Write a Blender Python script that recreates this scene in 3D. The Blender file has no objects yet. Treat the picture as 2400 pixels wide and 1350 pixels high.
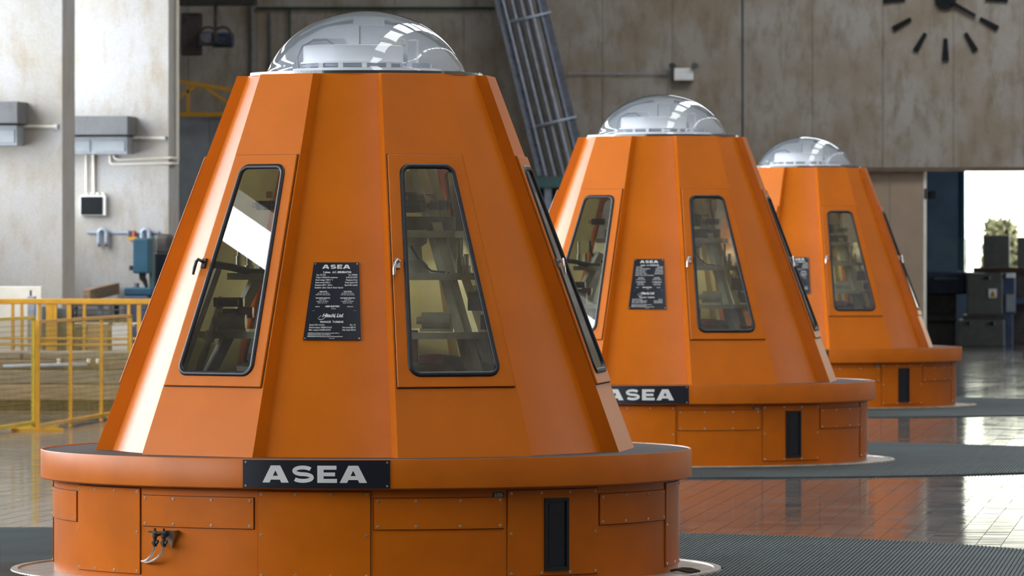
import bpy, bmesh, math, random
import numpy as np
from math import sin, cos, tan, atan, atan2, radians, degrees, pi, sqrt
from mathutils import Vector, Matrix
random.seed(7)
rng = np.random.default_rng(7)
SC = bpy.context.scene
COL = SC.collection

# ------------------------------------------------------------------ camera, world, light, exposure
# The hall's long axis is +y; the camera stands 1.7 m above the floor and looks 6.9 degrees off that axis.
FPX, YAW, HOR = 13600.0, radians(6.88), 592.0
FWD = np.array([-sin(YAW), cos(YAW), 0.0]); RGT = np.array([cos(YAW), sin(YAW), 0.0]); UP = np.array([0, 0, 1.0])
CAM = -31.25 * FWD + .7835 * RGT + np.array([0, 0, 1.708])
cd = bpy.data.cameras.new('camera'); cam = bpy.data.objects.new('camera', cd); COL.objects.link(cam)
cam.location = CAM; cam.rotation_euler = (radians(90), 0, YAW)
cd.sensor_width = 36; cd.lens = 36 * FPX / 2400; cd.shift_y = (HOR - 675) / 2400
cd.clip_start = .5; cd.clip_end = 600
cd.dof.use_dof = True; cd.dof.focus_distance = 30.3; cd.dof.aperture_fstop = 9.0
SC.camera = cam

SKY = 9.5
W = bpy.data.worlds.new('world'); SC.world = W; W.use_nodes = True
bgn = W.node_tree.nodes['Background']; bgn.inputs[0].default_value = (.90, .95, 1.0, 1); bgn.inputs[1].default_value = SKY

def portal(name, loc, rot, sx, sy):
    d = bpy.data.lights.new(name, 'AREA'); d.shape = 'RECTANGLE'; d.size = sx; d.size_y = sy
    d.cycles.is_portal = True
    o = bpy.data.objects.new(name, d); o.location = loc; o.rotation_euler = rot; COL.objects.link(o)
WX = -11.0                      # plane of the left-hand windows
portal('daylight_portal', (WX - .3, 14, 4.35), (0, radians(-90), 0), 4.3, 63)
portal('daylight_portal', (WX - .3, 14, 9.4), (0, radians(-90), 0), .8, 63)
portal('daylight_portal', (3.4, 17, 15.35), (0, 0, 0), 2.2, 84)
portal('daylight_portal', (9.35, 20.5, 3.6), (0, radians(90), 0), .55, 37)
portal('daylight_portal', (8.3, 72, 2.0), (0, radians(90), 0), 2.2, 5)
portal('daylight_portal', (2.5, 60, 15.35), (0, 0, 0), 11, 4)
portal('daylight_portal', (9.35, 12, 12.9), (0, radians(90), 0), .7, 105)
portal('daylight_portal', (3.2, 80.4, 2.35), (radians(-90), 0, 0), 5.8, 2.1)

vs = SC.view_settings
SC.display_settings.display_device = 'sRGB'
vs.view_transform = 'Standard'; vs.look = 'None'; vs.gamma = 1.0; vs.use_curve_mapping = False
vs.exposure = 0.05
cy = SC.cycles
cy.use_denoising = True; cy.max_bounces = 8; cy.diffuse_bounces = 5; cy.glossy_bounces = 4
cy.transparent_max_bounces = 16; cy.transmission_bounces = 4
cy.caustics_reflective = False; cy.caustics_refractive = False; cy.sample_clamp_indirect = 6.0

# ------------------------------------------------------------------ helpers
def ray(x, y): return FWD + (x - 1200) / FPX * RGT + (HOR - y) / FPX * UP
def P(x, y, by):                 # point of the plane y = by seen at a measured place
    d = ray(x, y); return CAM + d * ((by - CAM[1]) / d[1])
def PX(x, by): return float(P(x, 592, by)[0])
def PZ(x, y, by): return float(P(x, y, by)[2])
def mpp(by): return (by - CAM[1]) / FPX      # metres per measured pixel at that plane

class MB:
    def __init__(s): s.v = []; s.f = []
    def add(s, vs_, fs):
        n = len(s.v); s.v += [tuple(map(float, p)) for p in vs_]; s.f += [tuple(i + n for i in f) for f in fs]; return s
    def box(s, x0, x1, y0, y1, z0, z1):
        return s.add([(x0,y0,z0),(x1,y0,z0),(x1,y1,z0),(x0,y1,z0),(x0,y0,z1),(x1,y0,z1),(x1,y1,z1),(x0,y1,z1)],
                     [(3,2,1,0),(4,5,6,7),(0,1,5,4),(1,2,6,5),(2,3,7,6),(3,0,4,7)])
    def bar(s, a, b, w, h=None, up=(0,0,1)):
        h = h or w; a = Vector(a); b = Vector(b); d = (b - a).normalized(); u = Vector(up)
        if abs(d.dot(u)) > .98: u = Vector((0, 1, 0))
        x = d.cross(u).normalized(); y = x.cross(d).normalized(); vs_ = []
        for p in (a, b):
            for i, j in ((-1,-1),(1,-1),(1,1),(-1,1)): vs_.append(p + x * (i*w/2) + y * (j*h/2))
        return s.add(vs_, [(0,1,2,3),(7,6,5,4),(1,0,4,5),(2,1,5,6),(3,2,6,7),(0,3,7,4)])
    def tube(s, path, r, seg=10, cap=True):
        path = [Vector(p) for p in path]; n0 = len(s.v); m = len(path)
        rr = r if isinstance(r, (list, tuple)) else [r] * m
        ref = None
        for i, p in enumerate(path):
            d = (path[min(i+1, m-1)] - path[max(i-1, 0)]).normalized()
            if ref is None: ref = Vector((0,0,1)) if abs(d.z) < .9 else Vector((1,0,0))
            x = d.cross(ref).normalized(); y = x.cross(d).normalized(); ref = y
            for k in range(seg):
                a = 2*pi*k/seg; s.v.append(tuple(p + x*(rr[i]*cos(a)) + y*(rr[i]*sin(a))))
        for i in range(m-1):
            for k in range(seg):
                a = n0+i*seg+k; b = n0+i*seg+(k+1) % seg; s.f.append((a, b, b+seg, a+seg))
        if cap:
            s.f.append(tuple(n0+k for k in reversed(range(seg)))); s.f.append(tuple(n0+(m-1)*seg+k for k in range(seg)))
        return s
    def lathe(s, prof, seg=96, c=(0,0,0)):      # profile of (r, z); outward winding when it runs upwards on the outside
        n0 = len(s.v); m = len(prof)
        for r, z in prof:
            for k in range(seg):
                a = 2*pi*k/seg; s.v.append((c[0]+r*sin(a), c[1]-r*cos(a), c[2]+z))
        for i in range(m-1):
            for k in range(seg):
                a = n0+i*seg+k; b = n0+i*seg+(k+1) % seg; s.f.append((a, b, b+seg, a+seg))
        return s
    def disc(s, c, r, z0, z1, seg=24):
        s.lathe([(r, z0), (r, z1)], seg, c); n = len(s.v) - 2*seg
        s.f.append(tuple(n+k for k in reversed(range(seg)))); s.f.append(tuple(n+seg+k for k in range(seg))); return s
    def build(s, name, mats, parent=None, smooth=None, bevel=0, fix=True):
        me = bpy.data.meshes.new(name); me.from_pydata(s.v, [], s.f)
        if fix:
            bm = bmesh.new(); bm.from_mesh(me); bmesh.ops.remove_doubles(bm, verts=bm.verts, dist=1e-6)
            bmesh.ops.recalc_face_normals(bm, faces=bm.faces); bm.to_mesh(me); bm.free()
        for m in (mats if isinstance(mats, (list, tuple)) else [mats]): me.materials.append(m)
        if smooth is not None:
            me.polygons.foreach_set('use_smooth', [True] * len(me.polygons)); me.set_sharp_from_angle(angle=radians(smooth))
        o = bpy.data.objects.new(name, me); COL.objects.link(o)
        if parent: o.parent = parent
        if bevel:
            b = o.modifiers.new('bevel', 'BEVEL'); b.width = bevel; b.segments = 2; b.limit_method = 'ANGLE'; b.angle_limit = radians(35)
        return o

def tag(o, label=None, cat=None, group=None, kind=None):
    if label: o['label'] = label
    if cat: o['category'] = cat
    if group: o['group'] = group
    if kind: o['kind'] = kind
    return o
def thing(name, label, cat, loc=(0,0,0), group=None, rz=0):
    o = bpy.data.objects.new(name, None); COL.objects.link(o); o.location = [float(c) for c in loc]; o.rotation_euler = (0,0,rz)
    o.empty_display_size = .1
    return tag(o, label, cat, group)
def kids(o): return [c for c in list(COL.objects) if c.parent == o]
def copy_tree(o, parent=None):
    c = o.copy(); COL.objects.link(c); c.parent = parent
    for ch in kids(o): copy_tree(ch, c)
    return c

# ------------------------------------------------------------------ materials
def nodes(name):
    m = bpy.data.materials.new(name); m.use_nodes = True; nt = m.node_tree
    return m, nt, nt.nodes['Principled BSDF']
def srgb(r, g, b):
    return tuple(((c/255)/12.92 if c/255 <= .04045 else ((c/255+.055)/1.055)**2.4) for c in (r, g, b))
def paint(name, col, rough=.4, metal=0, var=.12, scale=6, bump=.0, bscale=200, coat=0, spec=.5, stretch=None, col2=None):
    m, nt, b = nodes(name); L = nt.links
    tc = nt.nodes.new('ShaderNodeTexCoord'); no = nt.nodes.new('ShaderNodeTexNoise')
    no.inputs['Scale'].default_value = scale; no.inputs['Detail'].default_value = 5
    src = tc.outputs['Object']
    if stretch:
        mp = nt.nodes.new('ShaderNodeMapping'); mp.inputs['Scale'].default_value = stretch; L.new(src, mp.inputs[0]); src = mp.outputs[0]
    L.new(src, no.inputs['Vector'])
    mx = nt.nodes.new('ShaderNodeMix'); mx.data_type = 'RGBA'
    c1 = tuple(min(1, c*(1+var)) for c in col) + (1,); c2 = (tuple(c*(1-var) for c in col) if col2 is None else tuple(col2)) + (1,)
    mx.inputs[6].default_value = c1; mx.inputs[7].default_value = c2
    rp = nt.nodes.new('ShaderNodeValToRGB'); rp.color_ramp.elements[0].position = .35; rp.color_ramp.elements[1].position = .65
    L.new(no.outputs[0], rp.inputs[0]); L.new(rp.outputs[0], mx.inputs[0]); L.new(mx.outputs[2], b.inputs['Base Color'])
    b.inputs['Roughness'].default_value = rough; b.inputs['Metallic'].default_value = metal
    b.inputs['Specular IOR Level'].default_value = spec
    if coat: b.inputs['Coat Weight'].default_value = coat; b.inputs['Coat Roughness'].default_value = .12
    if bump:
        n2 = nt.nodes.new('ShaderNodeTexNoise'); n2.inputs['Scale'].default_value = bscale; n2.inputs['Detail'].default_value = 2
        L.new(tc.outputs['Object'], n2.inputs['Vector'])
        bu = nt.nodes.new('ShaderNodeBump'); bu.inputs['Strength'].default_value = bump; bu.inputs['Distance'].default_value = .002
        L.new(n2.outputs[0], bu.inputs['Height']); L.new(bu.outputs[0], b.inputs['Normal'])
    return m
def thin_glass(name, tint=(.95,.97,.96), rough=.0, ior=1.5, gain=1.0, haze=0.0, hazecol=(.8,.85,.95)):
    m, nt, b = nodes(name); nt.nodes.remove(b); L = nt.links
    out = nt.nodes['Material Output']; tr = nt.nodes.new('ShaderNodeBsdfTransparent'); tr.inputs[0].default_value = tint + (1,)
    gl = nt.nodes.new('ShaderNodeBsdfGlossy'); gl.inputs['Roughness'].default_value = rough
    fr = nt.nodes.new('ShaderNodeFresnel'); fr.inputs[0].default_value = ior
    ml = nt.nodes.new('ShaderNodeMath'); ml.operation = 'MULTIPLY'; ml.inputs[1].default_value = gain; ml.use_clamp = True
    mx = nt.nodes.new('ShaderNodeMixShader'); L.new(fr.outputs[0], ml.inputs[0]); L.new(ml.outputs[0], mx.inputs[0])
    base = tr.outputs[0]
    if haze:                       # pale diffuse colour added to the clear sheet
        d2 = nt.nodes.new('ShaderNodeBsdfDiffuse'); no = nt.nodes.new('ShaderNodeTexNoise'); no.inputs['Scale'].default_value = 3
        cm = nt.nodes.new('ShaderNodeMix'); cm.data_type = 'RGBA'
        cm.inputs[6].default_value = tuple(c*haze*.85 for c in hazecol) + (1,); cm.inputs[7].default_value = tuple(c*haze*1.15 for c in hazecol) + (1,)
        L.new(no.outputs[0], cm.inputs[0]); L.new(cm.outputs[2], d2.inputs[0])
        ad = nt.nodes.new('ShaderNodeAddShader'); L.new(tr.outputs[0], ad.inputs[0]); L.new(d2.outputs[0], ad.inputs[1]); base = ad.outputs[0]
    L.new(base, mx.inputs[1]); L.new(gl.outputs[0], mx.inputs[2]); L.new(mx.outputs[0], out.inputs[0])
    return m
def concrete(name, ca, cb, cc, rough=.85):
    m, nt, b = nodes(name); L = nt.links; N = nt.nodes.new
    tc = N('ShaderNodeTexCoord'); mp = N('ShaderNodeMapping'); mp.inputs['Scale'].default_value = (1, 1, .35)
    L.new(tc.outputs['Object'], mp.inputs[0])
    n1 = N('ShaderNodeTexNoise'); n1.inputs['Scale'].default_value = .9; n1.inputs['Detail'].default_value = 6; n1.inputs['Roughness'].default_value = .6
    n2 = N('ShaderNodeTexNoise'); n2.inputs['Scale'].default_value = 4.5; n2.inputs['Detail'].default_value = 8; n2.inputs['Roughness'].default_value = .68
    n3 = N('ShaderNodeTexNoise'); n3.inputs['Scale'].default_value = 60; n3.inputs['Detail'].default_value = 3
    L.new(tc.outputs['Object'], n1.inputs['Vector']); L.new(mp.outputs[0], n2.inputs['Vector']); L.new(tc.outputs['Object'], n3.inputs['Vector'])
    r1 = N('ShaderNodeValToRGB'); r1.color_ramp.elements[0].position = .38; r1.color_ramp.elements[1].position = .62
    r1.color_ramp.elements[0].color = ca + (1,); r1.color_ramp.elements[1].color = cb + (1,)
    L.new(n1.outputs[0], r1.inputs[0])
    r2 = N('ShaderNodeValToRGB'); r2.color_ramp.elements[0].position = .48; r2.color_ramp.elements[1].position = .72
    L.new(n2.outputs[0], r2.inputs[0])
    mx = N('ShaderNodeMix'); mx.data_type = 'RGBA'; L.new(r2.outputs[0], mx.inputs[0]); L.new(r1.outputs[0], mx.inputs[6]); mx.inputs[7].default_value = cc + (1,)
    m3 = N('ShaderNodeMix'); m3.data_type = 'RGBA'; m3.blend_type = 'MULTIPLY'; m3.inputs[0].default_value = .35
    L.new(mx.outputs[2], m3.inputs[6]); L.new(n3.outputs[0], m3.inputs[7]); L.new(m3.outputs[2], b.inputs['Base Color'])
    b.inputs['Roughness'].default_value = rough
    bu = N('ShaderNodeBump'); bu.inputs['Strength'].default_value = .25; bu.inputs['Distance'].default_value = .01
    L.new(n2.outputs[0], bu.inputs['Height']); L.new(bu.outputs[0], b.inputs['Normal'])
    return m
M = {}
M['orange'] = paint('orange_enamel', (.65, .158, .004), .30, var=.06, scale=2.5, bump=.16, bscale=380, spec=.29)
M['orange2'] = paint('orange_enamel_base', (.62, .148, .004), .32, var=.08, scale=3, bump=.12, bscale=300, spec=.26)
M['cream'] = paint('cream_paint', (.62, .58, .36), .5, var=.08)
M['creamgrey'] = paint('cream_grey_paint', (.46, .46, .36), .45, var=.12, scale=12)
M['white'] = paint('white_paint', (.86, .87, .88), .4, var=.05)
M['offwhite'] = paint('warm_white_paint', (.82, .78, .68), .45, var=.05)
M['black'] = paint('black_rubber', (.012, .014, .02), .38, var=.2, scale=20)
M['plate'] = paint('black_plate', (.010, .013, .022), .35, var=.15)
M['letter'] = paint('silver_lettering', (.80, .80, .78), .35, metal=.0, var=.05)
M['deck'] = paint('grey_rubber_deck', (.056, .049, .045), .65, var=.2, scale=30, bump=.3, bscale=150)
M['floorplate'] = paint('weathered_floor_plate', (.36, .33, .27), .35, var=.25, scale=9, metal=.2)
M['matt'] = paint('matt_black', (.010, .011, .013), .75, var=.2, spec=.2)
M['gap_shade'] = paint('dark_brown_gap_shade', (.045, .018, .008), .7, var=.3, scale=30)  # dark tone standing in for shaded gaps round covers and doors
M['chrome'] = paint('chrome', (.75, .76, .78), .18, metal=1, var=.05)
M['screw'] = paint('zinc_screw', (.75, .72, .66), .3, metal=.6, var=.25, scale=40)
M['darksteel'] = paint('dark_steel', (.06, .058, .055), .4, metal=.5, var=.25, scale=15)
M['grime'] = paint('dark_machine', (.055, .045, .042), .5, var=.3, scale=10)
M['redpart'] = paint('dark_red_enamel', (.16, .03, .03), .45, var=.25, scale=14)
M['silver'] = paint('brushed_silver', (.55, .54, .5), .3, metal=.9, var=.12, scale=20)
M['brass'] = paint('dull_brass', (.22, .15, .07), .4, metal=.8, var=.3, scale=30)
M['glass'] = thin_glass('door_glass', (.92, .94, .89), .005, 1.5, 3.3)
M['dome'] = thin_glass('dome_acrylic', (.88, .89, .91), .005, 1.49, 1.5, haze=.20, hazecol=(.78, .88, 1.0))
M['flange'] = thin_glass('acrylic_flange', (.80, .82, .80), .05, 1.49, .8, haze=.07, hazecol=(.6, .62, .6))
M['guard'] = thin_glass('guard_glass', (.72, .82, .82), .01, 1.5, 1.2, haze=.05, hazecol=(.5, .7, .75))
M['conc_wall_shaded'] = concrete('concrete_wall_shaded', (.335, .275, .205), (.44, .405, .37), (.235, .18, .12))  # same concrete as the piers, shade put into a darker colour
M['conc_pier_lit'] = concrete('concrete_pier', (.51, .475, .415), (.545, .54, .54), (.43, .37, .29))  # same concrete as the walls, window light put into a paler colour
M['conc_dark'] = concrete('concrete_dark', (.16, .165, .175), (.21, .215, .225), (.13, .13, .13))
M['ceil'] = paint('ceiling_paint', (.42, .41, .39), .8, var=.1, scale=2)
M['teal'] = paint('teal_enamel', (.015, .075, .125), .4, var=.15)
M['tealpale'] = paint('pale_teal_enamel', (.07, .15, .15), .45, var=.15)
M['greenpipe'] = paint('green_pipe', (.01, .05, .035), .5, var=.2)
M['galv'] = paint('galvanised_steel', (.36, .41, .50), .42, metal=.35, var=.15, scale=10)
M['galvdark'] = paint('galvanised_dark', (.16, .17, .21), .5, metal=.3, var=.2, scale=10)
M['yellow'] = paint('yellow_enamel', (.62, .30, .012), .4, var=.1)
M['lime'] = paint('yellow_mesh_enamel', (.58, .40, .02), .4, var=.1)
M['beige'] = paint('beige_door', (.36, .265, .19), .6, var=.06, scale=3)
M['navy'] = paint('dark_blue_wall', (.085, .14, .20), .7, var=.15, scale=2)
M['machgrey'] = paint('machine_grey', (.10, .105, .095), .5, var=.15)
M['machblue'] = paint('machine_blue', (.045, .07, .13), .5, var=.2)
M['cabinet'] = paint('blue_grey_cabinet', (.28, .31, .34), .5, var=.08)
M['ply'] = paint('plywood', (.62, .47, .33), .7, var=.12, scale=5, stretch=(1, 1, 8))
M['card'] = paint('cardboard', (.36, .22, .11), .8, var=.12)
M['redmark'] = paint('faded_red', (.5, .12, .1), .6)
M['amber'] = paint('amber_sign', (.75, .32, .02), .5)
def wood(name, col, var=.3):
    return paint(name, col, .75, var=var, scale=5, stretch=(.6, 6, 9), bump=.3, bscale=60)
M['timber'] = wood('timber_pale', (.30, .20, .125)); M['timber2'] = wood('timber_mid', (.17, .115, .08))
M['timber3'] = wood('timber_dark', (.045, .022, .02)); M['timber4'] = wood('timber_grey', (.20, .165, .135))

def tile_mat():
    m, nt, b = nodes('polished_floor_tile'); L = nt.links; N = nt.nodes.new
    g = N('ShaderNodeNewGeometry'); n = N('ShaderNodeTexNoise'); n.inputs['Scale'].default_value = 3; n.inputs['Detail'].default_value = 6
    L.new(g.outputs['Position'], n.inputs['Vector'])
    r = N('ShaderNodeValToRGB'); r.color_ramp.elements[0].color = (.15, .14, .13, 1); r.color_ramp.elements[1].color = (.21, .20, .19, 1)
    L.new(n.outputs[0], r.inputs[0]); L.new(r.outputs[0], b.inputs['Base Color'])
    n2 = N('ShaderNodeTexNoise'); n2.inputs['Scale'].default_value = 1.6; n2.inputs['Detail'].default_value = 8; L.new(g.outputs['Position'], n2.inputs['Vector'])
    mr = N('ShaderNodeMapRange'); mr.inputs[1].default_value = .35; mr.inputs[2].default_value = .75; mr.inputs[3].default_value = .05; mr.inputs[4].default_value = .13
    L.new(n2.outputs[0], mr.inputs[0]); L.new(mr.outputs[0], b.inputs['Roughness'])
    return m
M['tile'] = tile_mat()
M['grout'] = paint('floor_grout', (.05, .045, .04), .7, var=.2, scale=20)
M['mat'] = paint('ribbed_rubber', (.048, .070, .074), .6, var=.22, scale=1.3, spec=.3)

# ------------------------------------------------------------------ structure
Z_TOP = 15.0; Y0, Y1 = -42.0, 68.0; XR = 9.0
FIN_Y = [36.69 + 7.05 * k for k in range(0, 2)]; FIN_T = .75; FIN_X = -9.0
tag(MB().box(-16, 12, Y0 - 1, 82, -.3, -.004).build('floor', M['grout']), kind='structure')
FLOOR = bpy.data.objects['floor']
cl = MB(); cl.box(-15, 2.3, Y0, 58, Z_TOP, Z_TOP + .3); cl.box(4.5, 10.5, Y0, 58, Z_TOP, Z_TOP + .3)
cl.box(2.3, 4.5, Y0, Y0 + 18, Z_TOP, Z_TOP + .3)
for k in range(3, 17): cl.box(2.3, 4.5, Y0 + 6 * k, min(58, Y0 + 6 * k + 1.6), Z_TOP, Z_TOP + .3)
cl.box(-15, 10.5, 62, Y1 + .3, Z_TOP, Z_TOP + .3); cl.box(-15, -3, 58, 62, Z_TOP, Z_TOP + .3); cl.box(8, 10.5, 58, 62, Z_TOP, Z_TOP + .3)
tag(cl.build('ceiling', M['ceil']), kind='structure')
tag(MB().box(-15, 10.5, Y0 - .3, Y0, 0, Z_TOP).build('wall_front', M['conc_wall_shaded']), kind='structure')
# left wall with its window bands between the concrete piers
wl = MB()
ys = [Y0 + 1.75 * k for k in range(50) if Y0 + 1.75 * k < FIN_Y[-1] + .3] + [FIN_Y[-1] + FIN_T / 2]
for a, b in zip(ys[:-1], ys[1:]):
    mid = (a + b) / 2
    if mid < -15:                                           # end bays left blank to cut fill on the housing fronts
        wl.box(WX - .25, WX, a, b, 0, Z_TOP); continue
    s0, s1 = (7.36, 7.86) if mid > 5 else (7.80, 8.24)      # narrow window strips, heights set for the door-glass reflections
    low = -8 < mid < 1.5 or 10.5 < mid < 16                 # windows kept low here to cut sheen on the door bays
    for z0, z1 in ((0, 2.2), (5.0 if low else 6.5, s0), (s1, Z_TOP if low else 9.0)) + (() if low else ((9.8, Z_TOP),)): wl.box(WX - .25, WX, a, b, z0, z1)
    for z0, z1 in ((2.2, 6.5), (9.0, 9.8)): wl.box(WX - .2, WX - .05, a - .035, a + .035, z0, z1)
wl.box(WX - .25, WX, ys[-1] - .4, ys[-1] + .3, 0, Z_TOP)
wl.box(-15, WX, ys[-1], ys[-1] + .3, 0, Z_TOP); wl.box(-15.2, -15, ys[-1], Y1, 0, Z_TOP)
tag(wl.build('wall_left', M['conc_pier_lit']), kind='structure')
# right wall with a high strip of small panes
wr = MB(); wr.box(XR, XR + .25, Y0, Y1, 3.85, 12.55); wr.box(XR, XR + .25, Y0, Y1, 0, 3.3)
GW = [(2.6, 4.4), (19.4, 21.2), (36.6, 38.4)]           # small unseen openings, placed for the sheen on the cones
yy = [Y0] + [v for g in GW for v in g] + [Y1]
for a, b in zip(yy[0::2], yy[1::2]): wr.box(XR, XR + .25, a, b, 3.3, 3.85)
for a, b in GW:
    for k in (2,): wr.box(XR + .05, XR + .2, a + (b-a)*k/4 - .05, a + (b-a)*k/4 + .05, 3.3, 3.85)
wr; wr.box(XR, XR + .25, Y0, Y1, 13.25, Z_TOP)
y = Y0; k = 0
while y < Y1:
    w = .35 if k % 5 else 1.2
    wr.box(XR, XR + .25, y, y + w, 12.55, 13.25); y += w + 1.7; k += 1
tag(wr.build('wall_right', M['conc_wall_shaded']), kind='structure')
# back wall: cast panels with recessed joints, one deep dark joint, a wide opening at the right
OPX0, OPX1, OPZ = -4.1, 7.0, 3.15
wb = MB(); wb.box(-15.2, OPX0, Y1 + .02, Y1 + .3, 0, Z_TOP); wb.box(OPX0, OPX1, Y1 + .02, Y1 + .3, OPZ + .005, Z_TOP); wb.box(OPX1, XR + .25, Y1 + .02, Y1 + .3, 0, Z_TOP)
WB = tag(wb.build('wall_back', M['conc_dark']), kind='structure')
xj = -3.45; k0 = -10
edges = [xj + 1.2 * k for k in range(-10, 11)]
for a, b in zip(edges[:-1], edges[1:]):
    ga = .022 if abs(a - xj) < .01 else .004; gb = .022 if abs(b - xj) < .01 else .004
    zb = 0 if b < OPX0 + .1 or a > OPX1 - .1 else OPZ
    pnl = MB().box(a + ga, min(b, XR) - gb, Y1 - .02, Y1 + .02, zb, 8.0).build('wall_panel', M['conc_wall_shaded'], WB)
# piers
for i, y in enumerate(FIN_Y):
    o = MB().box(WX, FIN_X, y, y + FIN_T, 0, Z_TOP).build('concrete_pier', M['conc_pier_lit'], bevel=.01); o['kind'] = 'structure'
    o['label'] = ['pale concrete pier at the left edge carrying a grey cabinet', 'pale concrete pier carrying the black panel and drill press'][i]
# brown trim along the lintel and the beige sliding door leaves
tag(MB().box(OPX0, OPX1, Y1 - .05, Y1 + .02, OPZ - .06, OPZ + .012).build('trim_1', paint('brown_trim', (.13, .09, .06), .6)), kind='structure')
d1 = thing('door_1', 'beige sliding door leaves beside the far opening', 'door', (0, Y1 + .12, 0)); d1['kind'] = 'structure'; 
xa, xs, xb = OPX0 + .05, PX(2085, Y1), PX(2170, Y1)
MB().box(xa, xs - 1.12, -.03, .03, .02, OPZ - .04).build('door_leaf', M['beige'], d1, bevel=.004)
MB().box(xs - 1.11, xs - .004, -.03, .03, .02, OPZ - .04).build('door_leaf', M['beige'], d1, bevel=.004)
MB().box(xs + .004, xb - .045, -.04, .02, .02, OPZ - .04).build('door_leaf', M['beige'], d1, bevel=.004)
MB().box(xb - .045, xb, -.05, .03, .02, OPZ - .04).build('edge_strip', M['offwhite'], d1)
MB().box(xb - .035, xb + .012, -.06, -.04, 2.62, 2.80).build('door_latch', M['black'], d1)
# machine room behind the opening
RY = 80.0
mr = MB(); WX0 = PX(2255, RY); WZ0, WZ1 = PZ(2300, 640, RY), PZ(2300, 390, RY)
mr.box(-6, WX0, RY, RY + .3, 0, 4.2); mr.box(WX0, 6, RY, RY + .3, 0, WZ0); mr.box(WX0, 6, RY, RY + .3, WZ1 + .1, 4.2); mr.box(6, 8, RY, RY + .3, 0, 4.2)
mr.box(-6.2, -6, Y1 + .3, RY, 0, 4.2); mr.box(8, 8.2, Y1 + .3, RY, 0, .9); mr.box(8, 8.2, Y1 + .3, RY, 3.1, 4.2); mr.box(8, 8.2, Y1 + .3, 69.5, .9, 3.1); mr.box(8, 8.2, 74.5, RY, .9, 3.1); mr.box(-6, 8, Y1 + .3, RY, 4.2, 4.4)
tag(mr.build('wall_machine_room', M['navy']), kind='structure')
w1 = thing('window_1', 'bright far window behind the machines', 'window', (0, RY, 0)); w1['kind'] = 'structure'
fr = MB(); fr.box(WX0 - .02, WX0 + .05, -.05, .1, WZ0, WZ1 + .1); fr.box(WX0, 6, -.05, .1, WZ0 - .05, WZ0 + .02)
fr.box(3.1, 3.16, -.05, .1, WZ0, WZ1 + .1); fr.build('window_frame', M['teal'], w1)
MB().add([(WX0, .05, WZ0), (6, .05, WZ0), (6, .05, WZ1 + .1), (WX0, .05, WZ1 + .1)], [(0,1,2,3)]).build('window_pane', thin_glass('window_glass', (.95,.96,.96)), w1)
# bank outside the far window
hill = MB(); nx, ny = 30, 26
for j in range(ny):
    for i in range(nx):
        y = RY + 4 + j * 1.4; x = -14 + i * 1.4
        hill.v.append((x, y, -.2 + .035 * (y - RY - 4) ** 1.75 * .55 + .25 * sin(x * 1.3 + y) * cos(y * .7)))
for j in range(ny - 1):
    for i in range(nx - 1): hill.f.append((j*nx+i, j*nx+i+1, (j+1)*nx+i+1, (j+1)*nx+i))
tag(hill.build('ground_outside', paint('pale_bank', (.50, .48, .36), .9, var=.25, scale=.8), smooth=60), kind='structure')

# ------------------------------------------------------------------ floor tiles (150 mm): the 300 largest singly, the rest as one mesh
UN = [(0.0, 0.0), (.03, 16.62), (0.0, 33.93)]
MAT_DY = [0.0, .4, -.6]
def mat_range(x):
    if x >= 0:
        if x > 4.15: return None
        h = 4.35 * sqrt(1 - (x / 4.15) ** 2)
    else:
        if x < -3.75: return None
        h = 4.35 * (1 - (-x / 3.75) ** 9) ** (1 / 9)
    return h
T = .15; TJ = .0022
ix = np.arange(-60, 62); iy = np.arange(-70, 545)
GX, GY = np.meshgrid((ix + .5) * T, (iy + .5) * T)
GX = GX.ravel(); GY = GY.ravel()
rel = np.stack([GX - CAM[0], GY - CAM[1]], 1); dep = rel @ FWD[:2]; lat = rel @ RGT[:2]
px = 1200 + FPX * lat / dep; py = HOR + FPX * CAM[2] / dep
keep = (px > -160) & (px < 2700) & (py < 1500) & (GX > -10.8)
on_mat = np.zeros(len(GX), bool); hid = np.zeros(len(GX), bool)
for (ux, uy), dy in zip(UN, MAT_DY):
    xx = GX - ux; hh = np.where(xx >= 0, 4.35 * np.sqrt(np.clip(1 - (xx / 4.15) ** 2, 0, 1)), np.where(xx > -3.75, 4.35 * np.clip(1 - (np.clip(-xx, 0, 3.75) / 3.75) ** 9, 0, 1) ** (1/9), 0))
    on_mat |= (np.abs(GY - uy - dy) < hh - .2)
    ud = (np.array([ux, uy]) - CAM[:2]) @ FWD[:2]; ul = (np.array([ux, uy]) - CAM[:2]) @ RGT[:2]
    hid |= (np.abs(px - 1200 - FPX * ul / ud) < 1.80 * FPX / ud) & (py < HOR + FPX * CAM[2] / ud) & (py > HOR - FPX * .9 / ud)
vis = keep & ~on_mat & ~hid & (px > 0) & (px < 2400) & (py < 1350)
order = np.argsort(np.where(vis, dep, 1e9)); pick = order[:300]
picked = np.zeros(len(GX), bool); picked[pick] = True
rest = np.where(keep & ~on_mat & ~picked)[0]
tilt = rng.normal(0, .0016, (len(GX), 2)); lift = rng.normal(0, .0003, len(GX))
def tile_verts(cx, cy_, tx, ty, dz):
    h = T/2 - TJ; o = []
    for (sx, sy) in ((-h,-h),(h,-h),(h,h),(-h,h)): o.append((cx+sx, cy_+sy, dz + sx*tx + sy*ty))
    return o
V = np.zeros((len(rest), 8, 3)); h = T/2 - TJ
for k, (sx, sy) in enumerate(((-h,-h),(h,-h),(h,h),(-h,h))):
    V[:, k, 0] = GX[rest] + sx; V[:, k, 1] = GY[rest] + sy; V[:, k, 2] = lift[rest] + sx*tilt[rest, 0] + sy*tilt[rest, 1]
    V[:, k+4] = V[:, k]; V[:, k+4, 2] = -.006
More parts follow.
